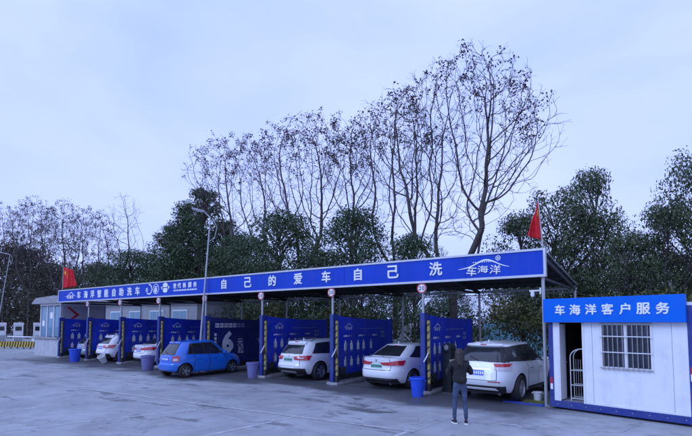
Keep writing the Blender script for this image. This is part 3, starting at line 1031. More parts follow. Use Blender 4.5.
    # mirrors
    for sgn in (-1, 1):
        q = cabs.P(spec['mirror'] if sgn < 0 else 3 - spec['mirror'], 0.08)
        mb = MB().lathe([(0.0, -0.07), (0.075, -0.05), (0.095, 0.0), (0.09, 0.05), (0.0, 0.06)], 12, q + Vector((0.02, sgn * 0.13, 0.06)), 0, Matrix.Rotation(R(-90), 4, 'Y') @ Matrix.Diagonal((0.75, 1.15, 1, 1)))
        mm = mb.build('mirror', paint, t, 40)
        MB().tube([q + Vector((0.02, -sgn * 0.02, 0.0)), q + Vector((0.02, sgn * 0.08, 0.03))], 0.018, 6).build('mirror_arm', M_PLASTIC_BLK, mm)
    # plate
    ps, pu = spec['plate']
    pp, pn = low.P(3.5, pu), low.N(3.5, pu)
    up = (low.P(3.5, pu + 0.05) - low.P(3.5, pu - 0.05)).normalized()
    side = Vector((0, -1, 0))
    pw, ph = spec.get('plate_size', (0.44, 0.14))
    pn = side.cross(up).normalized()
    if pn.x > 0:
        pn = -pn
    b_ = MB()
    o_ = pp + pn * 0.012
    vs = [o_ + side * a * pw / 2 + up * b * ph / 2 + pn * c for c in (0, 0.008) for a, b in ((-1, -1), (1, -1), (1, 1), (-1, 1))]
    b_._add(vs, [(0, 1, 2, 3), (4, 7, 6, 5), (0, 4, 5, 1), (1, 5, 6, 2), (2, 6, 7, 3), (3, 7, 4, 0)])
    plt = b_.build('number_plate', ps, t)
    for k in range(7):
        a = -0.42 + k * 0.14 + (0.02 if k > 1 else 0)
        vs = [o_ + side * (a + e) * pw + up * f_ * ph * 0.28 + pn * c for c in (0.008, 0.0105) for e, f_ in ((-0.045, -1), (0.045, -1), (0.045, 1), (-0.045, 1))]
        b2 = MB()
        b2._add(vs, [(0, 1, 2, 3), (4, 7, 6, 5), (0, 4, 5, 1), (1, 5, 6, 2), (2, 6, 7, 3), (3, 7, 4, 0)])
        b2.build('plate_mark', M_PRINT if ps is M_PLATE_BLUE else M_DARKSTEEL, plt)
    # badge, exhausts, wiper
    q, n_ = low.P(3.5, spec.get('badge', 0.86)), low.N(3.5, spec.get('badge', 0.86))
    MB().lathe([(0.036, 0.0), (0.032, 0.010), (0.0, 0.012)], 16, q + n_ * 0.006, 0, n_.to_track_quat('Z', 'Y').to_matrix().to_4x4()).build('badge', M_CHROME, t, 40)
    q0, q1 = cabs.P(3.5, 0.14), cabs.P(3.30, 0.34)
    n0 = cabs.N(3.5, 0.2)
    MB().tube([q0 + n0 * 0.015, q1 + n0 * 0.02], 0.008, 5).build('wiper', M_PLASTIC_BLK, t)
    for y in spec.get('exhaust', ()):
        MB().lathe([(0.032, -0.16), (0.034, 0.0), (0.027, 0.0), (0.026, -0.1)], 12, (xs + 0.14, y, zs + 0.02), 0, Matrix.Rotation(R(-90), 4, 'Y'), False).build('exhaust', M_CHROME, t, 40)
    if spec.get('rails'):
        for sg in (-1, 1):
            pts = []
            for i in range(9):
                x = xs + L * (0.16 + 0.36 * i / 8)
                pts.append((x, sg * hw * 0.64, zr(x) + 0.035 + (0.04 if 0 < i < 8 else -0.01)))
            MB().tube(pts, 0.016, 6).build('roof_rail', spec['rails'], t, 60)
    xa = xs + L * spec.get('aerial', 0.2)
    MB().prism([(0, 0), (0.17, 0), (0.10, 0.02), (0.0, 0.075)], 0.03, (xa, -0.015 + 0.03, zr(xa) + spec.get('crown', 0.05) * 0.8), (1, 0, 0), (0, 0, 1)).build('aerial', paint, t)
    # underside: floor pan and axle so that nothing shows through
    bx('underbody', M_PLASTIC_BLK, t, xs + 0.35, xe - 0.45, -hw * 0.62, hw * 0.62, zs - 0.02, zs + 0.12)
    for x in (0.0, wb):
        bx('axle', M_PLASTIC_BLK, t, x - 0.06, x + 0.06, -hw + 0.25, hw - 0.25, r - 0.08, r + 0.06)
    # wheels
    rmm, tm = wheel_meshes(r, spec.get('darkrim', False))
    for x in (0.0, wb):
        for sg in (-1, 1):
            wo = link('wheel', rmm, t, (x, sg * (hw - 0.135), r), 0 if sg < 0 else math.pi)
            link('tyre', tm, wo)
    return t

def mir(c4):
    """mirror a patch given on the right half (s about 3.5..4.x) to the left half"""
    return tuple((7.0 - s, u) for s, u in (c4[1], c4[0], c4[3], c4[2]))
def both(nm, c4, m_, off):
    return [(nm, c4, m_, off), (nm, mir(c4), m_, off)]
def side2(nm, s0b, s1b, s1t, s0t, u0, u1):
    a = ((s0b, u0), (s1b, u0), (s1t, u1), (s0t, u1))
    return [(nm, a), (nm, tuple((3 - s, u) for s, u in (a[1], a[0], a[3], a[2])))]

def seal(sb0, sb1, st1, st0, u0, u1, r0, r1, ru0, ru1):
    a = ((sb0, u0), (sb1, u0), (st1, u1), (st0, u1))
    return [a, tuple((3 - s_, u) for s_, u in (a[1], a[0], a[3], a[2])), ((r0, ru0), (r1, ru0), (r1 - 0.02, ru1), (r0 + 0.02, ru1))]
SUV = dict(name='suv_car', seal=seal(0.0, 0.93, 0.885, 0.10, 0.10, 0.91, 2.97, 4.03, 0.05, 0.90) + [((3.94, 0.07), (4.08, 0.10), (4.12, 0.90), (3.94, 0.89)), ((2.92, 0.10), (3.06, 0.07), (3.06, 0.89), (2.88, 0.90))], L=4.86, W=1.90, H=1.67, wb=2.82, ro=1.02, r=0.375, sill=0.26, peak=0.42, roofdrop=0.10, crown=0.06,
    deck=[(0, 1.13), (0.1, 1.13), (0.3, 1.08), (0.6, 1.03), (0.74, 1.02), (0.9, 0.93), (1, 0.80)],
    rear=[(0, 0.22), (0.12, 0.10), (0.28, 0.03), (0.42, 0.0), (0.55, 0.03), (0.75, 0.08), (1, 0.17)],
    front=[(0, 0.16), (0.2, 0.04), (0.5, 0.0), (0.8, 0.06), (1, 0.20)],
    side=[(0, 0.92), (0.12, 0.965), (0.35, 0.985), (0.62, 1.0), (0.8, 0.985), (1, 0.93)],
    cab=dict(rear=[(0, 0.035), (0.5, 0.075), (1, 0.135)], front=[(0, 0.77), (0.5, 0.67), (1, 0.555)], side=[(0, 0.93), (0.5, 0.84), (1, 0.69)]),
    glass=[('rear_window', ((3.0, 0.08), (4.0, 0.08), (3.97, 0.89), (3.03, 0.89))), ('windscreen', ((1.08, 0.1), (1.92, 0.1), (1.88, 0.9), (1.12, 0.9)))]
        + side2('side_window', 0.06, 0.24, 0.30, 0.16, 0.34, 0.86) + side2('side_window', 0.25, 0.56, 0.60, 0.31, 0.16, 0.88) + side2('side_window', 0.575, 0.90, 0.86, 0.615, 0.12, 0.88),
    low_parts=both('tail_light', ((3.78, 0.76), (4.02, 0.74), (4.06, 0.985), (3.74, 0.985)), M_TAILCLEAR, 0.012) + both('tail_lens', ((3.84, 0.86), (4.01, 0.86), (4.04, 0.955), (3.80, 0.955)), M_TAILRED, 0.016)
        + [('tailgate', ((3.14, 0.44), (3.86, 0.44), (3.84, 0.985), (3.16, 0.985)), None, 0.008),
           ('rear_bumper', ((3.02, 0.02), (3.98, 0.02), (3.98, 0.24), (3.02, 0.24)), M_PLASTIC_BLK, 0.014),
           ('skid_plate', ((3.12, 0.10), (3.88, 0.10), (3.84, 0.17), (3.16, 0.17)), None, 0.024),
           ('chrome_strip', ((3.25, 0.77), (3.75, 0.77), (3.75, 0.795), (3.25, 0.795)), M_CHROME, 0.014),
           ('side_cladding', ((0.30, 0.02), (0.70, 0.02), (0.70, 0.15), (0.30, 0.15)), M_PLASTIC_BLK, 0.01), ('side_cladding', ((2.30, 0.02), (2.70, 0.02), (2.70, 0.15), (2.30, 0.15)), M_PLASTIC_BLK, 0.01)]
        + both('reflector', ((3.72, 0.38), (3.92, 0.38), (3.92, 0.405), (3.72, 0.405)), M_TAILRED, 0.012)
        + [('head_light', ((1.0, 0.72), (1.26, 0.68), (1.24, 0.85), (0.95, 0.90)), M_TAILCLEAR, 0.01), ('head_light', ((1.74, 0.68), (2.0, 0.72), (2.05, 0.90), (1.76, 0.85)), M_TAILCLEAR, 0.01),
           ('grille', ((1.28, 0.42), (1.72, 0.42), (1.70, 0.80), (1.30, 0.80)), M_PLASTIC_BLK, 0.01)],
    cab_parts=[('spoiler', ((3.04, 0.90), (3.96, 0.90), (3.95, 0.995), (3.05, 0.995)), None, 0.05),
               ('pillar_trim', ((0.985, 0.3), (1.0, 0.3), (1.0, 0.6), (0.985, 0.6)), M_PLASTIC_BLK, 0.004)],
    doors=[(0.30, 0.50), (0.508, 0.715)], mirror=0.90, plate=(M_PLATE_BLUE, 0.66), badge=0.88, exhaust=(-0.62, 0.62), handle=M_CHROME, aerial=0.2)

CROSS = dict(SUV, name='crossover_car', seal=seal(0.075, 0.93, 0.885, 0.13, 0.10, 0.88, 3.085, 3.915, 0.09, 0.79), L=4.50, W=1.80, H=1.58, wb=2.68, ro=0.95, r=0.355, sill=0.25, peak=0.5, roofdrop=0.09,
    deck=[(0, 1.02), (0.1, 1.03), (0.3, 1.0), (0.6, 0.97), (0.74, 0.99), (0.9, 0.92), (1, 0.80)],
    rear=[(0, 0.20), (0.12, 0.08), (0.30, 0.0), (0.45, 0.02), (0.62, 0.07), (0.8, 0.07), (1, 0.15)],
    cab=dict(rear=[(0, 0.035), (0.5, 0.075), (1, 0.13)], front=[(0, 0.77), (0.5, 0.67), (1, 0.56)], side=[(0, 0.92), (0.5, 0.85), (1, 0.72)]),
    glass=[('rear_window', ((3.10, 0.12), (3.90, 0.12), (3.90, 0.76), (3.10, 0.76))), ('windscreen', ((1.08, 0.1), (1.92, 0.1), (1.88, 0.9), (1.12, 0.9)))]
        + side2('side_window', 0.09, 0.24, 0.27, 0.15, 0.22, 0.80) + side2('side_window', 0.25, 0.55, 0.58, 0.28, 0.13, 0.84) + side2('side_window', 0.565, 0.90, 0.86, 0.59, 0.12, 0.85),
    low_parts=both('tail_light', ((3.72, 0.74), (4.02, 0.71), (4.05, 0.93), (3.68, 0.90)), M_TAILRED, 0.014) + both('tail_lens', ((3.84, 0.79), (3.96, 0.79), (3.96, 0.85), (3.84, 0.84)), M_TAILCLEAR, 0.018)
        + [('tailgate', ((3.12, 0.42), (3.88, 0.42), (3.86, 0.985), (3.14, 0.985)), None, 0.008),
           ('rear_bumper', ((3.01, 0.0), (3.99, 0.0), (3.99, 0.30), (3.01, 0.30)), M_PLASTIC_BLK, 0.016),
           ('skid_plate', ((3.2, 0.06), (3.8, 0.06), (3.76, 0.14), (3.24, 0.14)), M_GRAY_PL, 0.026),
           ('chrome_strip', ((3.28, 0.86), (3.72, 0.86), (3.72, 0.885), (3.28, 0.885)), M_CHROME, 0.014),
           ('side_cladding', ((0.30, 0.02), (0.70, 0.02), (0.70, 0.15), (0.30, 0.15)), M_PLASTIC_BLK, 0.01), ('side_cladding', ((2.30, 0.02), (2.70, 0.02), (2.70, 0.15), (2.30, 0.15)), M_PLASTIC_BLK, 0.01)]
        + both('reflector', ((3.74, 0.33), (3.92, 0.33), (3.92, 0.36), (3.74, 0.36)), M_CHROME, 0.012)
        + [('head_light', ((1.0, 0.72), (1.26, 0.68), (1.24, 0.85), (0.95, 0.90)), M_TAILCLEAR, 0.01), ('head_light', ((1.74, 0.68), (2.0, 0.72), (2.05, 0.90), (1.76, 0.85)), M_TAILCLEAR, 0.01),
           ('grille', ((1.28, 0.42), (1.72, 0.42), (1.70, 0.80), (1.30, 0.80)), M_PLASTIC_BLK, 0.01)],
    cab_parts=[('spoiler', ((3.08, 0.82), (3.92, 0.82), (3.92, 0.995), (3.08, 0.995)), None, 0.045)],
    plate=(M_PLATE_GREEN, 0.74), badge=0.93, exhaust=(), rails=M_CHROME, handle=None)

SEDAN = dict(name='sedan_car', seal=seal(0.10, 0.945, 0.885, 0.20, 0.15, 0.90, 3.06, 3.94, 0.19, 0.95), L=4.62, W=1.81, H=1.50, wb=2.69, ro=1.0, r=0.325, sill=0.21, peak=0.48, roofdrop=0.10, crown=0.05,
    deck=[(0, 1.02), (0.05, 1.07), (0.16, 1.06), (0.3, 0.99), (0.6, 0.93), (0.72, 0.95), (0.9, 0.84), (1, 0.70)],
    rear=[(0, 0.20), (0.12, 0.07), (0.3, 0.0), (0.5, 0.01), (0.62, 0.07), (0.85, 0.07), (1, 0.06)],
    front=[(0, 0.16), (0.2, 0.04), (0.5, 0.0), (0.8, 0.08), (1, 0.25)],
    side=[(0, 0.92), (0.12, 0.965), (0.35, 0.985), (0.65, 1.0), (0.85, 0.97), (1, 0.90)],
    cab=dict(rear=[(0, 0.085), (0.5, 0.17), (1, 0.285)], front=[(0, 0.75), (0.5, 0.66), (1, 0.55)], side=[(0, 0.88), (0.5, 0.80), (1, 0.65)]),
    glass=[('rear_window', ((3.08, 0.22), (3.92, 0.22), (3.88, 0.92), (3.12, 0.92))), ('windscreen', ((1.08, 0.12), (1.92, 0.12), (1.88, 0.92), (1.12, 0.92)))]
        + side2('side_window', 0.12, 0.25, 0.24, 0.21, 0.32, 0.80) + side2('side_window', 0.26, 0.545, 0.57, 0.25, 0.20, 0.86) + side2('side_window', 0.56, 0.92, 0.86, 0.585, 0.18, 0.87),
    low_parts=both('tail_light', ((3.68, 0.74), (4.03, 0.71), (4.07, 0.90), (3.60, 0.845)), M_TAILRED, 0.014)
        + [('boot_lid', ((3.14, 0.56), (3.86, 0.56), (3.86, 0.985), (3.14, 0.985)), None, 0.008),
           ('rear_bumper', ((3.0, 0.02), (4.0, 0.02), (3.98, 0.20), (3.02, 0.20)), M_PLASTIC_BLK, 0.012),
           ('chrome_strip', ((3.10, 0.135), (3.90, 0.135), (3.90, 0.165), (3.10, 0.165)), M_CHROME, 0.02),
           ('chrome_strip', ((3.34, 0.845), (3.66, 0.845), (3.66, 0.86), (3.34, 0.86)), M_CHROME, 0.013),
           ('head_light', ((1.0, 0.72), (1.26, 0.68), (1.24, 0.85), (0.95, 0.90)), M_TAILCLEAR, 0.01), ('head_light', ((1.74, 0.68), (2.0, 0.72), (2.05, 0.90), (1.76, 0.85)), M_TAILCLEAR, 0.01),
           ('grille', ((1.28, 0.35), (1.72, 0.35), (1.70, 0.78), (1.30, 0.78)), M_PLASTIC_BLK, 0.01)],
    doors=[(0.285, 0.50), (0.508, 0.72)], mirror=0.93, plate=(M_PLATE_GREEN, 0.70), badge=0.93, exhaust=(-0.5, 0.5), handle=M_CHROME, aerial=0.30, brake_off=0.006)

MINI = dict(name='hatchback_car', seal=seal(0.14, 0.93, 0.865, 0.145, 0.10, 0.88, 3.08, 3.92, 0.07, 0.88), L=3.56, W=1.52, H=1.50, wb=2.34, ro=0.54, r=0.275, sill=0.20, peak=0.5, roofdrop=0.07, crown=0.05,
    deck=[(0, 0.90), (0.1, 0.92), (0.3, 0.90), (0.6, 0.87), (0.74, 0.90), (0.88, 0.83), (1, 0.66)],
    rear=[(0, 0.14), (0.12, 0.03), (0.30, 0.0), (0.46, 0.0), (0.52, 0.05), (0.8, 0.06), (1, 0.09)],
    front=[(0, 0.14), (0.2, 0.03), (0.5, 0.0), (0.8, 0.08), (1, 0.22)],
    side=[(0, 0.92), (0.12, 0.965), (0.35, 0.985), (0.6, 1.0), (0.8, 0.985), (1, 0.93)],
    cab=dict(rear=[(0, 0.028), (0.5, 0.075), (1, 0.14)], front=[(0, 0.80), (0.5, 0.70), (1, 0.58)], side=[(0, 0.93), (0.5, 0.86), (1, 0.73)]),
    glass=[('rear_window', ((3.10, 0.10), (3.90, 0.10), (3.88, 0.85), (3.12, 0.85))), ('windscreen', ((1.08, 0.1), (1.92, 0.1), (1.88, 0.9), (1.12, 0.9)))]
        + side2('side_window', 0.155, 0.48, 0.50, 0.16, 0.14, 0.84) + side2('side_window', 0.53, 0.90, 0.84, 0.55, 0.12, 0.85),
    low_parts=both('tail_light', ((3.86, 0.64), (4.0, 0.64), (4.01, 0.95), (3.87, 0.95)), M_TAILRED, 0.014) + both('tail_lens', ((3.89, 0.68), (3.985, 0.68), (3.985, 0.82), (3.89, 0.82)), M_TAILCLEAR, 0.02)
        + [('tailgate', ((3.14, 0.54), (3.86, 0.54), (3.85, 0.985), (3.15, 0.985)), None, 0.008),
           ('rear_bumper', ((3.01, 0.10), (3.99, 0.10), (3.99, 0.46), (3.01, 0.46)), None, 0.02),
           ('bumper_strip', ((3.02, 0.33), (3.98, 0.33), (3.98, 0.38), (3.02, 0.38)), M_CARBLUE, 0.032),
           ('head_light', ((1.0, 0.70), (1.26, 0.66), (1.24, 0.88), (0.95, 0.92)), M_TAILCLEAR, 0.01), ('head_light', ((1.74, 0.66), (2.0, 0.70), (2.05, 0.92), (1.76, 0.88)), M_TAILCLEAR, 0.01),
           ('grille', ((1.28, 0.30), (1.72, 0.30), (1.70, 0.45), (1.30, 0.45)), M_PLASTIC_BLK, 0.01)],
    cab_parts=[('spoiler', ((3.10, 0.90), (3.90, 0.90), (3.90, 0.995), (3.10, 0.995)), None, 0.04)],
    doors=[(0.225, 0.46), (0.47, 0.735)], mirror=0.90, plate=(M_PLATE_BLUE, 0.78), badge=0.95, exhaust=(-0.45,), handle=None, aerial=0.3)

UPR = math.pi / 2
def stand(px, py, W, h):
    """origin of a car whose right rear tyre touches the ground at this pixel"""
    c = gp(px, py)
    o = Matrix.Rotation(h, 3, 'Z') @ Vector((0, -W / 2 + 0.13, 0))
    return (c.x - o.x, c.y - o.y, 0)
h_ = R(85)
make_car('big white SUV with blue plate and dark rear window in the bay beside the kiosk', 'car', SUV, M_CARWHITE, stand(518.5, 401.2, 1.90, h_), h_)
h_ = R(86)
make_car('white crossover with red tail lights and green plate in its wash bay', 'car', CROSS, M_CARWHITE, stand(318.5, 380.2, 1.80, h_), h_)
h_ = R(84.5)
make_car('white sedan with long red tail lights behind the blue bin', 'car', SEDAN, M_CARWHITE, stand(411.5, 388.8, 1.81, h_), h_)
make_car('bright blue small hatchback turning into the bay with the number 6', 'car', MINI, M_CARBLUE, (-14.0, -1.77, 0), R(88))
make_car('white sedan behind the lilac bin, left of the blue hatchback', 'car', dict(SEDAN, plate=(M_PLATE_BLUE, 0.70)), M_CARWHITE, (-19.6, 0.85, 0), UPR - 0.06)
make_car('white crossover in a far bay, behind the tilted white bucket', 'car', dict(CROSS, plate=(M_PLATE_BLUE, 0.74)), M_CARWHITE, (-23.4, 0.75, 0), UPR - 0.05)
sil = dict(MINI, low_parts=[(a, b, (None if c is M_CARBLUE else c), d) for a, b, c, d in MINI['low_parts']])
make_car('silver grey small hatchback in the end bay behind the blue bin', 'car', sil, M_CARSILVER, (-27.0, 0.9, 0), UPR)

# ------------------------------------------------------------------ kiosk
KROT = R(-12.6)
ks = thing('service_kiosk', 'white and blue portable service kiosk with barred window and open door', 'kiosk', (0.16, -0.30, 0), KROT)
KW, KD, KH = 3.12, 2.4, 2.62
TH = 0.06
bx('base_beam', M_FRAME_BLUE, ks, 0, KW, -0.004, 0.10, 0.05, 0.22, 0.01)
bx('base_beam', M_FRAME_BLUE, ks, 0, KW, KD - 0.10, KD, 0.05, 0.22, 0.01)
for x0 in (0, KW - 0.1):
    bx('base_beam', M_FRAME_BLUE, ks, x0, x0 + 0.1, 0.10, KD - 0.10, 0.05, 0.22)
for x0 in (0.0, KW - 0.11):
    for y0 in (-0.006, KD - 0.11):
        p_ = bx('corner_post', M_FRAME_BLUE, ks, x0, x0 + 0.11, y0, y0 + 0.116, 0.22, KH, 0.008)
        if y0 < 0:
            for z0 in ((0.42, 0.98) if x0 > 1 else (0.50,)):
                bx('reflector', M_REDPAINT, p_, x0 + 0.025, x0 + 0.085, y0 - 0.006, y0 - 0.001, z0 + 0.15, z0 + 0.30)
                bx('reflector', M_LETTER, p_, x0 + 0.025, x0 + 0.085, y0 - 0.006, y0 - 0.001, z0, z0 + 0.148)
bx('floor_deck', M_GRAY_PL, ks, 0.1, KW - 0.1, 0.10, KD - 0.1, 0.16, 0.215)
bx('roof', M_WHITE_WALL, ks, -0.03, KW + 0.03, 0.0, KD + 0.03, KH, KH + 0.07)
bx('side_wall', M_WHITE_WALL, ks, 0.02, 0.02 + TH, 0.112, KD - 0.112, 0.22, KH)
bx('side_wall', M_WHITE_WALL, ks, KW - 0.02 - TH, KW - 0.02, 0.112, KD - 0.112, 0.22, KH)
bx('back_wall', M_WHITE_WALL, ks, 0.11, KW - 0.11, KD - 0.09, KD - 0.03, 0.22, KH)
bx('shade_lining', M_DARK_IN, ks, 0.09, KW - 0.09, KD - 0.12, KD - 0.092, 0.22, KH - 0.07)  # sheets added to darken the kiosk inside; shade is in their colour
bx('shade_lining', M_DARK_IN, ks, 0.085, 0.11, 0.112, KD - 0.125, 0.22, KH - 0.07)
bx('shade_lining', M_DARK_IN, ks, KW - 0.11, KW - 0.085, 0.112, KD - 0.125, 0.22, KH - 0.07)
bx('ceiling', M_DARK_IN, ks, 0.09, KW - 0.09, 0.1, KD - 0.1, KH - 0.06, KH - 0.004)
DX0, DX1 = 0.26, 0.86
WX0, WX1, WZ0, WZ1 = 1.28, 2.33, 1.16, 2.20
y0, y1 = 0.015, 0.015 + TH
bx('front_panel', M_WHITE_WALL, ks, 0.11, DX0, y0, y1, 0.22, 2.24)
bx('front_panel', M_WHITE_WALL, ks, DX1, WX0, y0, y1, 0.22, 2.24)
bx('front_panel', M_WHITE_WALL, ks, WX1, KW - 0.11, y0, y1, 0.22, 2.24)
bx('front_panel', M_WHITE_WALL, ks, WX0, WX1, y0, y1, 0.22, WZ0)
bx('front_panel', M_WHITE_WALL, ks, WX0, WX1, y0, y1, WZ1, 2.24)
bx('front_panel', M_WHITE_WALL, ks, 0.11, KW - 0.11, y0, y1, 2.24, KH - 0.01)
for x in (1.07, 2.72):
    bx('panel_seam', M_GRAY_PL, ks, x - 0.004, x + 0.004, y0 - 0.003, y0 - 0.0005, 0.222, 2.238)
bx('panel_trim', M_WHITE_PL, ks, DX1 + 0.03, KW - 0.115, y0 - 0.012, y0 - 0.001, 0.222, 0.262)
for x in (DX0, DX1):
    bx('door_frame', M_WHITE_PL, ks, x - 0.025, x + 0.025, y0 - 0.012, y0 - 0.001, 0.222, 2.235)
for i in range(9):
    x = 0.2 + i * 0.34
    MB().lathe([(0.012, 0.0), (0.0, 0.008)], 8, (x, -0.0045, 0.135), 0, Matrix.Rotation(R(90), 4, 'X')).build('rivet', M_STEEL, ks)
dr = bx('door', M_WHITE_WALL, ks, DX0 - 0.035, DX0 + 0.005, 0.08, 0.42, 0.24, 2.2)
MB().tube([(DX0 + 0.005, 0.36, 1.2), (DX0 + 0.05, 0.36, 1.2), (DX0 + 0.05, 0.28, 1.2)], 0.01, 6).build('handle', M_STEEL, dr)
fr = MB()
for (a, b, c, d) in ((WX0 - 0.03, WX0 + 0.02, WZ0 - 0.03, WZ1 + 0.03), (WX1 - 0.02, WX1 + 0.03, WZ0 - 0.03, WZ1 + 0.03)):
    fr.box(a, b, 0.0, 0.05, c, d)
for (c, d) in ((WZ0 - 0.03, WZ0 + 0.02), (WZ1 - 0.02, WZ1 + 0.03)):
    fr.box(WX0 + 0.02, WX1 - 0.02, 0.0, 0.05, c, d)
wf = fr.build('window_frame', M_WHITE_PL, ks)
xm = (WX0 + WX1) / 2
bx('mullion', M_WHITE_PL, wf, xm - 0.03, xm + 0.03, 0.004, 0.05, WZ0 + 0.02, WZ1 - 0.02)
M_KGLASS = mat('kiosk_pane', (0.03, 0.035, 0.05), 0.06, var=0.6, vscale=2.5, spec=0.6)
for a, b in ((WX0 + 0.02, xm - 0.03), (xm + 0.03, WX1 - 0.02)):
    bx('pane', M_KGLASS, wf, a, b, 0.034, 0.044, WZ0 + 0.02, WZ1 - 0.02)
for i in range(10):
    x = WX0 + 0.06 + (WX1 - WX0 - 0.12) * i / 9
    MB().tube([(x, -0.035, WZ0 - 0.06), (x, -0.035, WZ1 + 0.03)], 0.008, 6).build('window_bar', M_STEEL, wf)
for z in (WZ0 - 0.02, WZ0 + 0.36, WZ0 + 0.74, WZ1 + 0.0):
    bx('window_bar', M_WHITE_PL if 0.1 < z - WZ0 < 0.9 else M_STEEL, wf, WX0 - 0.03, WX1 + 0.03, -0.050, -0.043, z, z + 0.022)
for x in (WX0 + 0.03, xm, WX1 - 0.03):
    for z in (WZ0 - 0.02, WZ1):
        bx('bar_fixing', M_STEEL, wf, x - 0.012, x + 0.012, -0.043, 0.016, z - 0.0, z + 0.02)
sg = bx('sign_board', M_KIOSK_BLUE, ks, -0.06, KW - 0.10, -0.15, -0.010, 2.245, 2.86, 0.006)
for i, ch in enumerate('车海洋客户服务'):
    letter(ch, 'letter', M_LETTER, sg, 0.38 + i * 0.372, -0.157, 2.565, 0.265, 0.026, 0.012)
for x in (0.6, 2.4):
    bx('sign_bracket', M_STEEL, ks, x, x + 0.04, 0.001, 0.4, 2.72, 2.76)
# wire rack standing in the doorway
rk = thing('wire_rack', 'white wire rack with arched top standing in the kiosk doorway', 'rack')
rk.location = (Matrix.Translation((0.16, -0.30, 0)) @ Matrix.Rotation(KROT, 4, 'Z')) @ Vector((0.42, 0.30, 0.216))
rk.rotation_euler = (0, 0, KROT + R(6))
arch = [(0, 0, 0), (0, 0, 1.12)] + [(0.28 - 0.28 * math.cos(a), 0, 1.12 + 0.22 * math.sin(a)) for a in [math.pi / 2 * i / 6 for i in range(1, 7)]]
arch += [(0.30 + 0.14 * math.sin(a), 0, 1.06 + 0.28 * math.cos(a)) for a in [math.pi / 2 * i / 5 for i in range(1, 6)]] + [(0.44, 0, 0)]
MB().tube(arch, 0.013, 8).build('frame', M_WHITE_PL, rk, 60)
MB().tube([(x, y + 0.30, z) for x, y, z in arch], 0.013, 8).build('frame', M_WHITE_PL, rk, 60)
for z in (0.06, 0.40, 0.78):
    b_ = MB()
    for y in (0, 0.30):
        b_.tube([(0, y, z), (0.44, y, z)], 0.010, 6)
    for i in range(9):
        x = 0.44 * i / 8
        b_.tube([(x, 0, z), (x, 0.30, z)], 0.006, 5)
    b_.build('shelf', M_WHITE_PL, rk)
for i in range(1, 8):
    x = 0.44 * i / 8
    MB().tube([(x, 0.30, 0.05), (x, 0.30, 1.05)], 0.005, 5).build('wire', M_WHITE_PL, rk)
bx('mat', mat('blue_mat', (0.02, 0.05, 0.40), 0.7, var=0.2, dirt=0.3), None, -1, 1, -1, 1, 0, 1)
mt_ = bpy.data.objects['mat']
p0 = gp(524, 403.5)
mt_.location, mt_.scale, mt_.rotation_euler = (p0.x, p0.y, 0.004), (0.55, 0.13, 0.02), (0, 0, R(-8))
mt_.name = 'floor_mat'
tag(mt_, 'thin blue mat lying on the ground by the kiosk corner', 'mat')

# ------------------------------------------------------------------ bins and small things
def bin_(label, loc, h, r, m_, tilt=0.0, name='bucket_bin', cat='bin'):
    t = thing(name, label, cat, (loc[0], loc[1], 0), 0.3)
    if tilt:
        t.rotation_euler = (tilt, 0, 0.3)
        t.location.z = r * 0.72 * math.sin(abs(tilt)) * 0.98
    MB().lathe([(0.0, 0.0), (r * 0.72, 0.0), (r * 0.74, 0.02), (r * 0.97, h * 0.93), (r * 0.93, h * 0.93), (r * 0.70, 0.03), (0.0, 0.03)], 26, (0, 0, 0), 0, None, False).build('body', m_, t, 40)
    MB().lathe([(r * 0.92, h * 0.90), (r * 1.05, h * 0.90), (r * 1.06, h * 0.98), (r * 1.0, h), (r * 0.92, h * 0.985)], 26, (0, 0, 0), 0, None, False).build('rim', m_, t, 40)
    for sg in (-1, 1):
        MB().tube([(sg * r * 1.0, -0.06, h * 0.86), (sg * r * 1.16, -0.05, h * 0.82), (sg * r * 1.16, 0.05, h * 0.82), (sg * r * 1.0, 0.06, h * 0.86)], 0.012, 6).build('handle', m_, t)
    return t
q = gp(417.5, 396.5)
bin_('bright blue plastic bin in front of the white sedan', (q.x, q.y), 0.58, 0.225, M_BIN_BLUE)
q = gp(252.5, 377.5)
bin_('lilac plastic bin between the blue hatchback and the crossover bay', (q.x, q.y), 0.62, 0.25, M_BIN_LILAC)
q = gp(147.5, 370.0)
bin_('lilac plastic bin in front of the far white sedan', (q.x, q.y), 0.68, 0.32, M_BIN_LILAC)
q = gp(74.8, 361.5)
bin_('large blue plastic bin in front of the silver hatchback', (q.x, q.y), 0.72, 0.32, M_BIN_BLUE)
q = gp(102.5, 363.5)
bin_('tilted white bucket on the ground behind the far white crossover', (q.x, q.y + 0.1), 0.42, 0.2, M_WHITE_PL, R(35), 'bucket', 'bucket')
q = gp(540.5, 400.5)
bin_('small white bucket at the kiosk corner', (q.x - 0.05, q.y - 0.10), 0.26, 0.13, M_WHITE_PL, 0.0, 'bucket', 'bucket')
# yellow-green drain grating in the first bay
gr = thing('drain_grating', 'yellow green drain grating beside the wheel of the big white SUV', 'grating', (-0.42, 0.28, 0.006))
gm = mat('grating_paint', (0.20, 0.22, 0.05), 0.7, var=0.3, dirt=0.5)
bx('rim', gm, gr, -0.30, 0.30, -0.32, -0.28, 0, 0.02)
bx('rim', gm, gr, -0.30, 0.30, 0.28, 0.32, 0, 0.02)
for i in range(13):
    bx('slat', gm, gr, -0.30 + i * 0.048, -0.275 + i * 0.048, -0.28, 0.28, 0, 0.018)

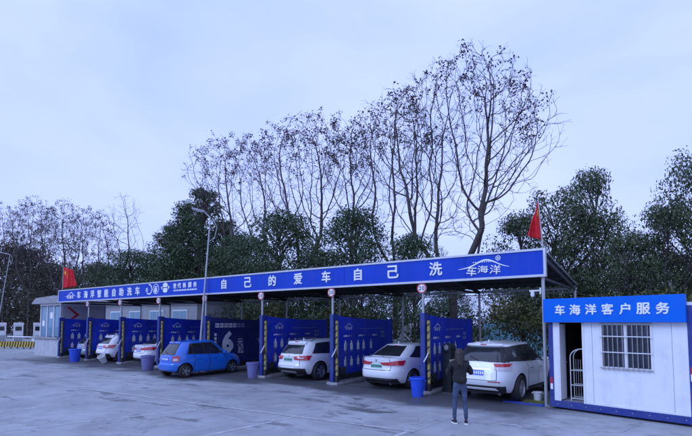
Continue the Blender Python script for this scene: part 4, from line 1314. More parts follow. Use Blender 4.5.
# ------------------------------------------------------------------ flags
def star_poly(cx, cz, r, rot=0.0):
    return [(cx + (r if i % 2 == 0 else r * 0.4) * math.sin(rot + math.pi * i / 5), cz + (r if i % 2 == 0 else r * 0.4) * math.cos(rot + math.pi * i / 5)) for i in range(10)]
def flag(label, base, pole_h, fh, fw, droop, side, tilt=(0, 0)):
    t = thing('red_flag', label, 'flag', base, YAW)
    t.rotation_euler = (tilt[1], tilt[0], YAW)
    pl_ = MB().tube([(0, 0, 0), (0, 0, pole_h)], [0.022, 0.016], 10).build('pole', M_STEEL, t, 40)
    MB().lathe([(0.0, -0.03), (0.03, 0.0), (0.0, 0.03)], 10, (0, 0, pole_h + 0.02)).build('finial', M_TRIM, pl_, 60)
    def P(a, b):
        # a along the fly, b down the hoist; the fly edge sinks and the cloth gathers in folds
        x = side * (0.02 + fw * a * (1 - droop * (1 - b) ** 1.2 * 0.85))
        z = pole_h - 0.06 - fh * b * (1 - 0.12 * a) - droop * fh * 0.35 * a * (1 - b)
        y = 0.10 * math.sin(a * 9 + b * 2.5) * a * (0.5 + 0.5 * b) + 0.04 * math.sin(a * 21 + b * 5) * a
        return Vector((x, y, z))
    rows = [[P(a / 22, b / 14) for a in range(23)] for b in range(15)]
    f_ = MB().grid(rows).build('cloth', M_RED, t, 80)
    sm = f_.modifiers.new('thickness', 'SOLIDIFY')
    sm.thickness = 0.006
    for (a, b, r_, n_) in ((0.17, 0.26, 0.15, 0.0), (0.34, 0.10, 0.05, 0.4), (0.40, 0.21, 0.05, 0.8), (0.40, 0.35, 0.05, 0.2), (0.34, 0.46, 0.05, 0.6)):
        for face in (-1, 1):
            pts = star_poly(0, 0, r_, n_)
            c = P(a, b) + Vector((0, face * 0.007, 0))
            vs = [c] + [P(min(1, max(0.0, a + dx * 0.7)), min(1, max(0, b - dz))) + Vector((0, face * 0.007, 0)) for dx, dz in pts]
            b_ = MB()
            b_._add(vs, [(0, 1 + i, 1 + (i + 1) % 10) for i in range(10)])
            b_.build('star', M_STAR, f_)
    return t
flag('red flag with yellow stars drooping from a pole at the kiosk end of the canopy', (0.02, 0.02, ZT + 0.0), 1.42, 1.08, 0.40, 0.9, -1, (R(-4), 0))
flag('red flag flying from a pole at the booth end of the canopy', (XL + 0.06, 0.06, ZT), 1.62, 1.42, 0.95, 0.45, 1)

# ------------------------------------------------------------------ street lamps
def lamp(label, loc, h, tilt, arm, rz=0.0):
    t = thing('street_lamp', label, 'street lamp', loc, YAW + rz)
    t.rotation_euler = (0, tilt, YAW + rz)
    MB().tube([(0, 0, 0), (0, 0, h * 0.5), (0, 0, h)], [0.055, 0.042, 0.030], 12).build('pole', M_STEEL, t, 40)
    MB().lathe([(0.14, 0), (0.14, 0.02), (0.062, 0.03), (0.058, 0.4)], 14, (0, 0, 0)).build('base', M_STEEL, t, 40)
    MB().tube([(0, 0, h - 0.02), (-arm * 0.5, 0, h + 0.10), (-arm, 0, h + 0.22)], [0.035, 0.03, 0.028], 8).build('arm', M_STEEL, t, 50)
    m_ = Matrix.Translation((-arm - 0.25, 0, h + 0.29)) @ Matrix.Rotation(R(12), 4, 'Y')
    hd = MB().box(-0.32, 0.30, -0.12, 0.12, -0.04, 0.04, 0, m_).build('lamp_head', M_GRAY_PL, t, None, 0.02)
    MB().box(-0.28, 0.16, -0.09, 0.09, -0.055, -0.041, 0, m_).build('lens', M_WHITE_PL, hd)
    pts = [(0.03, 0, h - 1.1), (0.26, 0, h - 0.95), (0.34, 0, h - 0.45), (0.12, 0, h - 0.05)]
    MB().tube(pts, 0.02, 6).build('stay', M_STEEL, t, 60)
    return t
lamp('grey street lamp on a tall pole rising in front of the blue canopy sign', (-SP * 4 + 0.07, -0.42, 0), 7.0, R(3.4), 0.28)
q = gp(1.5, 345)
lamp('grey street lamp standing by the yellow and black barrier', (q.x, q.y - 0.6, 0), 9.0, R(7.2), 2.2)

# ------------------------------------------------------------------ booth and house behind, filling station
bo = thing('glazed_booth', 'glazed pale blue booth on a low wall at the canopy end', 'booth', (-33.0, 0.25, 0))
bw, bd = 3.4, 3.0
bx('low_wall', M_BOOTH_WALL, bo, -0.15, bw, 0, bd, 0, 1.15)
bx('sill', M_CONCRETE, bo, -0.3, bw + 0.1, -0.12, bd + 0.05, 1.152, 1.26)
for x in (0.35, 1.35, 2.35, bw - 0.06):
    bx('mullion', M_WHITE_PL, bo, x - 0.05, x + 0.05, 0.1, 0.2, 1.26, 3.35)
for i, x in enumerate((0.40, 1.40, 2.40)):
    bx('pane', M_GLASS_BLUE, bo, x, x + 0.89, 0.14, 0.16, 1.30, 3.30)
bx('side_wall', M_BOOTH_WALL, bo, bw - 0.10, bw - 0.02, 0.202, bd, 1.262, 3.35)
dr_ = ray(73.5, 311)
yc = CAM.y + dr_.y * ((-33.0 + bw - CAM.x) / dr_.x) - 0.25
MB().prism([(yc - 0.42, 3.25), (yc - 0.26, 3.25), (yc + 0.40, 2.75), (yc - 0.26, 2.25), (yc - 0.42, 2.25), (yc + 0.16, 2.75)], 0.012, (bw - 0.019, 0, 0), (0, 1, 0), (0, 0, 1)).build('chevron_mark', M_REDPAINT, bo)
bx('side_pane', M_GLASS_BLUE, bo, 0.32, 0.34, 0.26, bd, 1.30, 3.30)
bx('lintel', M_WHITE_PL, bo, 0.28, bw, 0.08, bd, 3.352, 3.50)
MB().prism([(-0.4, 3.502), (bw + 0.3, 3.502), (bw + 0.3, 3.62), (bw - 0.4, 4.0), (0.2, 3.9), (-0.4, 3.56)], -bd - 0.3, (0, -0.2, 0), (1, 0, 0), (0, 0, 1)).build('roof', mat('booth_roof', (0.30, 0.30, 0.32), 0.7, var=0.2, dirt=0.4), bo)
bx('back_wall', M_HOUSE_WALL_SHADED, bo, 0.3, bw, bd - 0.1, bd, 1.26, 3.35)
bx('notice', M_LETTER, bo, 1.75, 2.15, 0.128, 0.135, 2.5, 2.9)
bx('notice', M_LETTER, bo, 0.6, 0.95, 0.128, 0.135, 2.0, 2.35)

ho = thing('station_house', 'low white house with brown roof behind the far wash bays', 'building', (-46.0, 8.2, 0))
hw_, hd_ = 20.0, 4.5
bx('wall', M_HOUSE_WALL_SHADED, ho, 0, hw_, 0, hd_, 0, 4.0)
MB().prism([(-0.5, 3.95), (hd_ + 0.5, 3.95), (hd_ / 2, 5.4)], hw_ + 1.0, (-0.5, 0, 0), (0, 1, 0), (0, 0, 1)).build('roof', M_HOUSE_ROOF, ho)
for i in range(6):
    x = 1.5 + i * 3.1
    w_ = bx('window_frame', M_WHITE_PL, ho, x, x + 1.9, -0.06, -0.002, 1.3, 3.2)
    for j in (0, 1):
        bx('pane', M_GLASS_BLUE, w_, x + 0.08 + j * 0.9, x + 0.92 + j * 0.9, -0.075, -0.062, 1.38, 3.12)
def pump(label, px, py):
    q = gp(px, py)
    t = thing('fuel_pump', label, 'fuel pump', (q.x, q.y, 0), R(70), 'pumps beyond the striped barrier')
    bx('plinth', M_CONCRETE, t, -0.55, 0.55, -0.35, 0.35, 0, 0.15)
    bx('cabinet', M_WHITE_PL, t, -0.38, 0.38, -0.24, 0.24, 0.15, 1.95, 0.03)
    bx('head', M_WHITE_PL, t, -0.40, 0.40, -0.26, 0.26, 1.952, 2.2, 0.03)
    for sg in (-1, 1):
        y = sg * 0.242
        bx('display', M_GLASS_DARK, t, -0.25, 0.25, min(y, y + sg * 0.012), max(y, y + sg * 0.012), 1.45, 1.85)
        bx('door_panel', M_GRAY_PL, t, -0.34, 0.34, min(y, y + sg * 0.01), max(y, y + sg * 0.01), 0.3, 1.0)
    for sg in (-1, 1):
        MB().tube([(sg * 0.44, 0, 1.9), (sg * 0.60, 0, 1.4), (sg * 0.56, 0, 0.7), (sg * 0.46, 0, 1.05)], 0.025, 6).build('hose', M_BLACK, t, 60)
        bx('nozzle', M_BLACK, t, min(sg * 0.42, sg * 0.50), max(sg * 0.42, sg * 0.50), -0.05, 0.05, 1.0, 1.3)
pump('white fuel pump in the open, between the lamp and the booth', 17.8, 346.0)
pump('white fuel pump standing close to the lamp pole', 0.5, 345.6)
pump('white fuel pump half hidden by the glazed booth', 37.5, 346.0)
a_, b2_ = gp(-4, 348.3), gp(36, 348.6)
br = thing('striped_barrier', 'low yellow and black striped guard barrier by the fuel pumps', 'barrier', a_, math.atan2((b2_ - a_).y, (b2_ - a_).x))
ln = (b2_ - a_).length
nst = 30
for i in range(nst):
    x = ln * i / nst
    MB().prism([(x, 0.12), (x + ln / nst, 0.12), (x + ln / nst + 0.10, 0.60), (x + 0.10, 0.60)], 0.06, (0, 0.0, 0), (1, 0, 0), (0, 0, 1)).build('stripe_board', M_BRIGHT_YELLOW if i % 2 else M_BLACK, br)
for i in range(7):
    x = 0.1 + (ln - 0.1) * i / 6
    bx('post', M_DARKSTEEL, br, x - 0.04, x + 0.04, 0.061, 0.12, 0, 0.63)
bm_ = thing('boom_gate', 'white boom pole between the fuel pumps and the booth', 'boom gate', gp(34, 347.5), R(25))
bx('cabinet', M_WHITE_PL, bm_, -0.15, 0.15, -0.15, 0.15, 0, 1.0, 0.02)
MB().tube([(-2.6, -0.20, 0.98), (0.2, -0.20, 0.92)], 0.05, 8).build('pole', M_LETTER, bm_, 40)
MB().tube([(0, -0.26, 0.93), (0, -0.14, 0.93)], 0.07, 10).build('pivot', M_STEEL, bm_)

# light blue hoarding and white sheds seen through the back of the bays
hoard = thing('site_hoarding', 'pale blue sheet hoarding seen through the trees behind the bays', 'fence', (-6.6, 15.0, 0))
for i in range(9):
    bx('sheet', M_HOARDING, hoard, i * 1.0 + 0.01, i * 1.0 + 0.985, 0, 0.04 + 0.01 * (i % 2), 0.1, 2.15 + 0.05 * (i % 3))
for i in range(0, 10, 3):
    bx('post', M_STEEL, hoard, i * 1.0 - 0.04, i * 1.0 + 0.04, 0.06, 0.14, 0, 2.4)
def white_van(label, loc, rz):
    t = thing('parked_van', label, 'van', loc, rz)
    prof_ = [(-2.3, 0.45), (2.25, 0.45), (2.35, 0.9), (2.2, 1.15), (1.55, 1.3), (1.0, 2.05), (0.6, 2.2), (-2.1, 2.25), (-2.3, 2.1)]
    MB().prism([(a, b) for a, b in prof_], 1.7, (0, 0.85, 0), (1, 0, 0), (0, 0, 1)).build('body', M_CARWHITE, t, None, 0.08)
    for sg in (-1, 1):
        y = sg * 0.853
        for (a, b) in ((-1.9, -0.7), (-0.6, 0.5)):
            bx('side_window', M_CARGLASS, t, a, b, min(y, y + sg * 0.01), max(y, y + sg * 0.01), 1.35, 1.95)
        for x in (-1.45, 1.45):
            MB().lathe([(0.33, -0.1), (0.33, 0.1)], 20, (x, sg * 0.76, 0.33), 0, Matrix.Rotation(R(90), 4, 'X')).build('wheel', M_RUBBER, t, 40)
    bx('rear_window', M_CARGLASS, t, -2.318, -2.302, -0.6, 0.6, 1.4, 1.95)
white_van('white van parked behind the partitions, seen over the number 6', (-21.5, 9.6, 0), R(8))
white_van('white van parked behind the bays beside the pale hoarding', (-8.3, 10.5, 0), R(170))

# ------------------------------------------------------------------ people
def skin_mesh(chains, mats, sub=2):
    """chains: lists of (point, radius or (rx,ry)); first point of later chains may repeat an earlier one"""
    vs, rad, ed, key = [], [], [], {}
    for ch in chains:
        prev = None
        for p_, r_ in ch:
            k = tuple(round(c, 4) for c in p_)
            if k not in key:
                key[k] = len(vs)
                vs.append(k)
                rad.append(r_ if isinstance(r_, tuple) else (r_, r_))
            i = key[k]
            if prev is not None and prev != i:
                ed.append((prev, i))
            prev = i
    me = bpy.data.meshes.new('skin')
    me.from_pydata(vs, ed, [])
    o = bpy.data.objects.new('skin', me)
    COL.objects.link(o)
    md = o.modifiers.new('skin', 'SKIN')
    md.use_smooth_shade = True
    for i, sv in enumerate(me.skin_vertices[0].data):
        sv.radius = rad[i]
        sv.use_root = (i == 0)
    sd = o.modifiers.new('sub', 'SUBSURF')
    sd.levels = sub
    sd.render_levels = sub
    out = eval_mesh(o)
    bpy.data.objects.remove(o)
    out.materials.clear()
    for m_ in (mats if isinstance(mats, list) else [mats]):
        out.materials.append(m_)
    out.polygons.foreach_set('use_smooth', [True] * len(out.polygons))
    return out

def head_mesh(c, r=0.098):
    """head with brow, nose, chin and ears; faces +Y"""
    m_ = MB()
    rows = []
    nz, na = 22, 28
    for i in range(nz + 1):
        ph = math.pi * i / nz
        row = []
        for j in range(na):
            th = 2 * math.pi * j / na
            x, y, z = math.sin(ph) * math.sin(th), math.sin(ph) * math.cos(th), math.cos(ph)
            sx, sy, sz = 0.80, 0.98, 1.20
            if z < 0:
                sx *= 1 - 0.22 * (-z) ** 1.2
                if y > 0:
                    y += 0.06 * (-z)
                else:
                    y *= 1 - 0.35 * (-z)
            f_ = max(0, y) ** 4
            y += 0.20 * f_ * math.exp(-(x / 0.13) ** 2 - ((z + 0.12) / 0.12) ** 2)          # nose
            y += 0.08 * f_ * math.exp(-(x / 0.11) ** 2 - ((z - 0.05) / 0.16) ** 2)
            y -= 0.06 * f_ * (math.exp(-((x - 0.33) / 0.15) ** 2 - ((z - 0.06) / 0.10) ** 2) + math.exp(-((x + 0.33) / 0.15) ** 2 - ((z - 0.06) / 0.10) ** 2))
            y += 0.05 * f_ * math.exp(-(x / 0.2) ** 2 - ((z + 0.42) / 0.07) ** 2)
            row.append(Vector((c[0] + x * sx * r, c[1] + y * sy * r, c[2] + z * sz * r)))
        rows.append(row)
    m_.grid(rows, 0, True)
    for sg in (-1, 1):
        m_.lathe([(0.0, -0.008), (0.022, -0.006), (0.026, 0.004), (0.0, 0.01)], 10, (c[0] + sg * r * 0.81, c[1] - 0.008, c[2] - 0.004), 0, Matrix.Rotation(R(90 * sg), 4, 'Y') @ Matrix.Diagonal((1.3, 0.85, 1, 1)))
    return m_

def hand(w, f, up, palm_n, sgn, curl):
    """chains of a palm and five fingers. w wrist, f forward dir, up thumb side, palm_n palm normal"""
    ch = []
    pc = w + f * 0.045
    kn = w + f * 0.088
    for i, ln in enumerate((0.070, 0.078, 0.073, 0.058)):
        off = up * (0.030 - 0.020 * i)
        a = kn + off
        b = a + f * ln * 0.45 + palm_n * ln * 0.25 * curl
        c = b + f * ln * 0.25 + palm_n * ln * 0.42 * curl
        d = c + f * ln * 0.05 + palm_n * ln * 0.28 * curl
        ch.append([(w, 0.024), (pc + off * 0.6, 0.019), (a, 0.011), (b, 0.009), (c, 0.0085), (d, 0.007)])
    t0 = w + f * 0.028 + up * 0.022
    ch.append([(w, 0.024), (t0, 0.014), (t0 + up * 0.026 + f * 0.022 + palm_n * 0.012, 0.0105), (t0 + up * 0.034 + f * 0.050 + palm_n * 0.028, 0.009)])
    return ch

def make_person(label, loc, rz, coat, trouser, hair_m, long_hair, raised, height=1.63, hood=False):
    t = thing('person', label, 'person', loc, rz)
    V = Vector
    s = height / 1.63
    # joints
    hipL, hipR = V((-0.09, 0, 0.88)), V((0.09, 0, 0.88))
    kL, kR = V((-0.105, 0.035, 0.48)), V((0.10, 0.015, 0.48))
    aL, aR = V((-0.125, 0.02, 0.085)), V((0.115, -0.04, 0.085))
    pel, sp, ch_, nb = V((0, 0, 0.93)), V((0, 0.0, 1.08)), V((0, 0.0, 1.24)), V((0, -0.005, 1.36))
    shL, shR = V((-0.165, -0.005, 1.325)), V((0.165, -0.005, 1.325))
    if raised:
        eL, eR = V((-0.255, 0.06, 1.10)), V((0.275, 0.05, 1.09))
        wL, wR = V((-0.16, 0.29, 1.27)), V((0.06, 0.30, 1.25))
    else:
        eL, eR = V((-0.225, -0.02, 1.07)), V((0.225, -0.02, 1.07))
        wL, wR = V((-0.215, 0.08, 0.86)), V((0.13, 0.20, 1.06))
    fdL, fdR = (wL - eL).normalized(), (wR - eR).normalized()
    if raised:
        fdL = (fdL + V((0.15, 0.25, 0.3))).normalized()
        fdR = (fdR + V((-0.15, 0.25, 0.3))).normalized()
    upL = V((0, 0, 1)) if raised else V((0, 1, 0))
    upR = V((0, 0, 1))
    pnL = V((1, 0.1, 0)).normalized()
    pnR = V((-1, 0.1, 0)).normalized()
    hl = hand(wL, fdL, (upL - fdL * upL.dot(fdL)).normalized(), pnL, -1, 0.9)
    hr = hand(wR, fdR, (upR - fdR * upR.dot(fdR)).normalized(), pnR, 1, 0.9)
    neck = V((0, 0.012, 1.42))
    chains = [[(pel, 0.07), (sp, 0.07), (ch_, 0.08), (nb, 0.055), (neck, 0.05), (V((0, 0.022, 1.50)), 0.055)],
              [(ch_, 0.08), (shL, 0.036), (eL, 0.028), (wL, 0.024)], [(ch_, 0.08), (shR, 0.036), (eR, 0.028), (wR, 0.024)],
              [(pel, 0.07), (hipL, 0.045), (kL, 0.035), (aL, 0.03)], [(pel, 0.07), (hipR, 0.045), (kR, 0.035), (aR, 0.03)]] + hl + hr
    me = skin_mesh(chains, [M_SKIN, M_EYE, M_LIP], 2)
    hc = V((0, 0.03, 1.515))
    hm = head_mesh(hc).mesh('head', M_SKIN, 60)
    bm = bmesh.new()
    bm.from_mesh(me)
    bm.from_mesh(hm)
    bm.to_mesh(me)
    bm.free()
    me.polygons.foreach_set('use_smooth', [True] * len(me.polygons))
    body = link('body', me, t)
    for sg in (-1, 1):
        MB().lathe([(0.0, -0.004), (0.011, 0.0), (0.0, 0.006)], 10, hc + V((sg * 0.029, 0.080, 0.008)), 0, Matrix.Rotation(R(-90), 4, 'X') @ Matrix.Diagonal((1.4, 0.7, 1, 1))).build('eye', M_EYE, body, 60)
    MB().lathe([(0.0, -0.004), (0.016, 0.0), (0.0, 0.007)], 12, hc + V((0, 0.089, -0.052)), 0, Matrix.Rotation(R(-90), 4, 'X') @ Matrix.Diagonal((1.3, 0.45, 1, 1))).build('mouth', M_LIP, body, 60)
    # trousers
    tr = skin_mesh([[(V((0, 0, 0.90)), (0.135, 0.105)), (V((0, 0, 1.06)), (0.115, 0.09))],
                    [(V((0, 0, 0.90)), (0.135, 0.105)), (hipL + V((0, 0, -0.10)), 0.082), (kL, 0.058), (aL + V((0, 0, 0.16)), 0.050), (aL + V((0, 0, 0.0)), 0.046)],
                    [(V((0, 0, 0.90)), (0.135, 0.105)), (hipR + V((0, 0, -0.10)), 0.082), (kR, 0.058), (aR + V((0, 0, 0.16)), 0.050), (aR + V((0, 0, 0.0)), 0.046)]], trouser, 2)
    link('trousers', tr, t)
    # jacket: loose body and sleeves
    hem = 0.86 if raised else 0.76
    jk = skin_mesh([[(V((0, 0, hem)), (0.170, 0.135)), (V((0, 0, 0.98)), (0.175, 0.135)), (V((0, 0, 1.06)), (0.16, 0.125)), (V((0, 0.0, 1.16)), (0.16, 0.125)), (V((0, 0, 1.28)), (0.155, 0.12)), (V((0, 0, 1.375)), (0.085, 0.075)), (V((0, 0.008, 1.415)), (0.068, 0.066))],
                    [(V((0, 0, 1.28)), (0.155, 0.12)), (shL, 0.075), (shL.lerp(eL, 0.5), 0.066), (eL, 0.060), (eL.lerp(wL, 0.5), 0.052), (eL.lerp(wL, 0.88), 0.042)],
                    [(V((0, 0, 1.28)), (0.155, 0.12)), (shR, 0.075), (shR.lerp(eR, 0.5), 0.066), (eR, 0.060), (eR.lerp(wR, 0.5), 0.052), (eR.lerp(wR, 0.88), 0.042)]], coat, 2)
    jo = link('jacket', jk, t)
    tx = bpy.data.textures.new('folds', 'CLOUDS')
    tx.noise_scale = 0.14
    for o_, st in ((jo, 0.05), (t.children[1], 0.03)):
        dm = o_.modifiers.new('folds', 'DISPLACE')
        dm.texture = tx
        dm.strength = st
    # shoes
    for a, yaw_ in ((aL, 0.15), (aR, -0.2)):
        sh = MB()
        prof_ = [(-0.075, 0.030, 0.10), (-0.06, 0.036, 0.105), (0.0, 0.038, 0.095), (0.06, 0.042, 0.065), (0.12, 0.044, 0.05), (0.165, 0.034, 0.04), (0.185, 0.012, 0.025)]
        rows = []
        for y, w_, h_ in prof_:
            rows.append([V((w_ * x_, y, 0.02 + (h_ - 0.02) * z_)) for x_, z_ in ((-1, 0), (-1, 0.5), (-0.6, 0.92), (0, 1.0), (0.6, 0.92), (1, 0.5), (1, 0), (0, 0))])
        sh.grid(rows, 0, True)
        sh._add(rows[0], [tuple(range(8))])
        sh._add(rows[-1], [tuple(range(8))[::-1]])
        so = sh.build('shoe', M_SHOE, t, 60)
        so.location = (a.x, a.y - 0.005, 0)
        so.rotation_euler = (0, 0, yaw_)
        sl = MB()
        rows = []
        for y, w_, h_ in prof_:
            rows.append([V((-w_ * 1.08, y * 1.03, 0)), V((w_ * 1.08, y * 1.03, 0)), V((w_ * 1.10, y * 1.03, 0.026)), V((-w_ * 1.10, y * 1.03, 0.026))])
        sl.grid(rows, 0, True)
        sl._add(rows[0], [(0, 1, 2, 3)])
        sl._add(rows[-1], [(3, 2, 1, 0)])
        sl.build('sole', M_LETTER if raised else M_BLACK, so, 40)
    # hair
    hb = MB()
    rows = []
    na = 30
    rnd = random.Random(5)
    wav = [rnd.uniform(-1, 1) for _ in range(na)]
    for i in range(17):
        v = i / 16
        row = []
        for j in range(na):
            th = 2 * math.pi * j / na
            back = -math.cos(th)                      # 1 at the back of the head
            ph = (0.05 + 1.50 * min(1, v / 0.55))
            if back < 0.15:                           # hairline over the face
                ph = min(ph, 0.05 + 1.0 * min(1, v / 0.55) * (1.0 + 0.25 * back))
            r_ = (0.124 if long_hair else 0.112) + 0.003 * wav[j]
            x = math.sin(ph) * math.sin(th) * r_ * 0.88
            y = math.sin(ph) * math.cos(th) * r_ * 1.03
            z = math.cos(ph) * r_ * 1.15 + 0.008
            if v > 0.55:
                d = (v - 0.55) / 0.45
                if back > -0.25:
                    lim = (0.27 if long_hair else 0.07) * min(1, (back + 0.25) / 0.6)
                    z -= d * lim * (1 + 0.22 * wav[j])
                    x *= 1 + (0.30 * d - 0.42 * d * d if long_hair else -0.10 * d) + 0.06 * math.sin(j * 2.1)
                    y = y * (1 - 0.05 * d) - 0.05 * d * max(0, back) * (1 if long_hair else -0.6)
            row.append(V((hc.x + x, hc.y + y - 0.006, hc.z + z)))
        rows.append(row)
    hb.grid(rows, 0, True)
    top = hb.build('hair', hair_m, t, 80)
    sd = top.modifiers.new('thickness', 'SOLIDIFY')
    sd.thickness = 0.018
    sd.offset = -1
    sb = top.modifiers.new('smooth', 'SUBSURF')
    sb.levels = sb.render_levels = 1
    t.scale = (s, s, s)
    return t, (wL, wR, fdL)
q = gp(460.5, 423.3)
WR = R(32)
wm, (wl_, wr_, fd_) = make_person('person in a black jacket and blue jeans taking a photo of the big white SUV', (q.x, q.y, 0), WR, M_JACKET, M_JEANS, M_HAIR, True, True)
ph = thing('mobile_phone', 'pale mobile phone held up by the person in blue jeans', 'phone')
cpos = (wl_ + wr_) / 2 + Vector((-0.02, 0.115, 0.075))
ph.location = Matrix.Translation((q.x, q.y, 0)) @ Matrix.Rotation(WR, 4, 'Z') @ cpos
ph.rotation_euler = (R(-8), 0, WR)
bx('case', M_WHITE_PL, ph, -0.080, 0.080, -0.004, 0.004, -0.038, 0.038, 0.003)
bx('screen', M_GLASS_DARK, ph, -0.075, 0.075, -0.0055, -0.0045, -0.034, 0.034)
vm = thing('dark_machine', 'dark floor standing machine with a pale round dial beside the printed partition', 'machine', (-3.10, 0.85, 0), R(-14))  # unidentified dark shape, built as a floor standing machine
bx('base', M_DARKSTEEL, vm, -0.19, 0.19, -0.17, 0.17, 0, 0.10, 0.01)
bx('cabinet', M_DARKCOAT, vm, -0.165, 0.165, -0.15, 0.15, 0.10, 1.34, 0.02)
hd = MB().lathe([(0.165, -0.15), (0.165, 0.15)], 24, (0, 0, 1.40), 0, Matrix.Rotation(R(90), 4, 'X')).build('head', M_DARKCOAT, vm, 40)
MB().lathe([(0.088, 0.0), (0.080, 0.012), (0.0, 0.016)], 24, (0, -0.151, 1.43), 0, Matrix.Rotation(R(90), 4, 'X')).build('dial', M_GRAY_PL, hd, 40)
bx('door_panel', M_DARKSTEEL, vm, -0.12, 0.12, -0.158, -0.151, 0.25, 0.95)
MB().tube([(0.17, 0, 1.1), (0.30, -0.02, 1.0), (0.30, -0.04, 0.4), (0.24, -0.05, 0.12), (0.19, -0.10, 0.5)], 0.028, 8).build('hose', M_BLACK, vm, 60)

# ------------------------------------------------------------------ trees
def tube_np(segs, n_):
    """segs: list of (p0, p1, r0, r1); returns verts, faces of open n-sided tubes"""
    vs, fs = [], []
    for p0, p1, r0, r1 in segs:
        d = p1 - p0
        if d.length < 1e-6:
            continue
        u, w = basis(d)
        k = len(vs)
        for p_, r_ in ((p0, r0), (p1, r1)):
            for i in range(n_):
                a = 2 * math.pi * i / n_
                vs.append(p_ + (u * math.cos(a) + w * math.sin(a)) * r_)
        for i in range(n_):
            fs.append((k + i, k + (i + 1) % n_, k + n_ + (i + 1) % n_, k + n_ + i))
    return vs, fs

def bare_tree(seed, H, width, fork=0.38, pods=0.6, lean=0.0, low=0.36, off=0.0, npts=900, limbs=4, lsp=0.55, llen=3.2, pod_from=0.15):
    """crown grown towards scattered bud positions inside an egg-shaped envelope"""
    rg = np.random.default_rng(seed)
    a, cz = width / 2, (low + 1.0) / 2 * H
    rz_ = (1.0 - low) / 2 * H
    pts = []
    while len(pts) < npts:
        v = rg.uniform(-1, 1, 3)
        if v @ v > 1 or (v @ v < 0.25 and rg.random() < 0.6):
            continue
        wz = 1.0 if v[2] > -0.1 else 1.0 - 0.55 * (-v[2] - 0.1)
        z = cz + v[2] * rz_
        bump = 1 + 0.16 * math.sin(3 * math.atan2(v[1], v[0]) + seed + 2.5 * v[2])
        pts.append((v[0] * a * wz * bump + lean * z + off * (v[2] + 1) / 2, v[1] * a * 0.85 * wz * bump, z))
    pts = np.array(pts)
    step, dk = 0.34, 0.47
    pos, par = [np.array([0, 0, -0.1])], [-1]
    fz = fork * H
    nt = int(fz / 0.4)
    for k in range(nt):
        b = pos[-1]
        pos.append(b + np.array([lean * 0.4 + rg.normal(0, 0.025), rg.normal(0, 0.025), 0.4]))
        par.append(len(pos) - 2)
    top_i = len(pos) - 1
    a0 = rg.uniform(0, 6.28)
    for k in range(limbs):                              # the main limbs leave the fork
        an = a0 + 2 * math.pi * k / limbs + rg.normal(0, 0.25)
        d = np.array([math.cos(an) * lsp * 1.2, math.sin(an) * lsp * 0.9, 1.0]) * 1.0
        cur = top_i
        for m_ in range(int(llen * rg.uniform(0.7, 1.2) / step)):
            d = d / np.linalg.norm(d) + rg.normal(0, 0.07, 3)
            pos.append(pos[cur] + d / np.linalg.norm(d) * step)
            par.append(cur)
            cur = len(pos) - 1
    P_ = np.array(pos)
    def near(P_, base=0):
        d = np.linalg.norm(pts[:, None] - P_[None], axis=2)
        i_ = d.argmin(1)
        return d[np.arange(len(pts)), i_], i_ + base
    nd, ni = near(P_)
    nchild = {}
    for it in range(130):
        if len(pts) == 0:
            break
        act = nd < (9.0 if it < 30 else 3.0)
        if not act.any():
            act = nd < 99
        acc = {}
        for k in np.nonzero(act)[0]:
            dv = pts[k] - pos[ni[k]]
            acc.setdefault(int(ni[k]), []).append(dv / (np.linalg.norm(dv) + 1e-6))
        new = []
        for i_, ds in acc.items():
            if nchild.get(i_, 0) >= 3:
                continue
            d = np.mean(ds, 0)
            if par[i_] >= 0:
                pd = pos[i_] - pos[par[i_]]
                d = d / (np.linalg.norm(d) + 1e-6) + 0.75 * pd / (np.linalg.norm(pd) + 1e-6)
            d = d + np.array([0, 0, 0.07]) + rg.normal(0, 0.16, 3)
            d /= np.linalg.norm(d) + 1e-6
            nchild[i_] = nchild.get(i_, 0) + 1
            pos.append(pos[i_] + d * step)
            par.append(i_)
            new.append(len(pos) - 1)
        if not new:
            break
        Pn = np.array([pos[k] for k in new])
        d = np.linalg.norm(pts[:, None] - Pn[None], axis=2)
        j_ = d.argmin(1)
        dm = d[np.arange(len(pts)), j_]
        better = dm < nd
        nd = np.where(better, dm, nd)
        ni = np.where(better, np.array(new)[j_], ni)
        keep = nd > dk
        pts, nd, ni = pts[keep], nd[keep], ni[keep]
    n0 = len(pos)
    kids = [0] * n0
    for i_ in range(1, n0):
        kids[par[i_]] += 1
    rad_hint = [1] * n0
    for i_ in range(n0 - 1, 0, -1):
        if kids[i_]:
            rad_hint[par[i_]] = max(rad_hint[par[i_]], rad_hint[i_] + 1)
    tips = []
    for i_ in range(nt, n0):                            # fine end twigs
        if kids[i_] == 0 or (rad_hint[i_] < 6 and rg.random() < 0.42):
            b, pd = i_, pos[i_] - pos[par[i_]]
            d = pd / np.linalg.norm(pd)
            for q in range(3 if kids[i_] == 0 else 1):
                dd = d + rg.normal(0, 0.42, 3) + np.array([0, 0, 0.2])
                cur = i_
                for m_ in range(int(rg.integers(2, 4))):
                    dd = dd / np.linalg.norm(dd) + rg.normal(0, 0.2, 3)
                    pos.append(pos[cur] + dd / np.linalg.norm(dd) * 0.20)
                    par.append(cur)
                    cur = len(pos) - 1
                tips.append(cur)
    n1 = len(pos)
    acc = np.zeros(n1)
    cnt = np.zeros(n1, int)
    rad = np.zeros(n1)
    for i_ in range(n1 - 1, -1, -1):
        rad[i_] = 0.0062 if acc[i_] == 0 else acc[i_] ** (1 / 2.02)
        if par[i_] >= 0:
            acc[par[i_]] += rad[i_] ** 2.02
    rad = np.minimum(rad, H * 0.0125)
    V3 = [Vector(p_) for p_ in pos]
    thick, thin = [], []
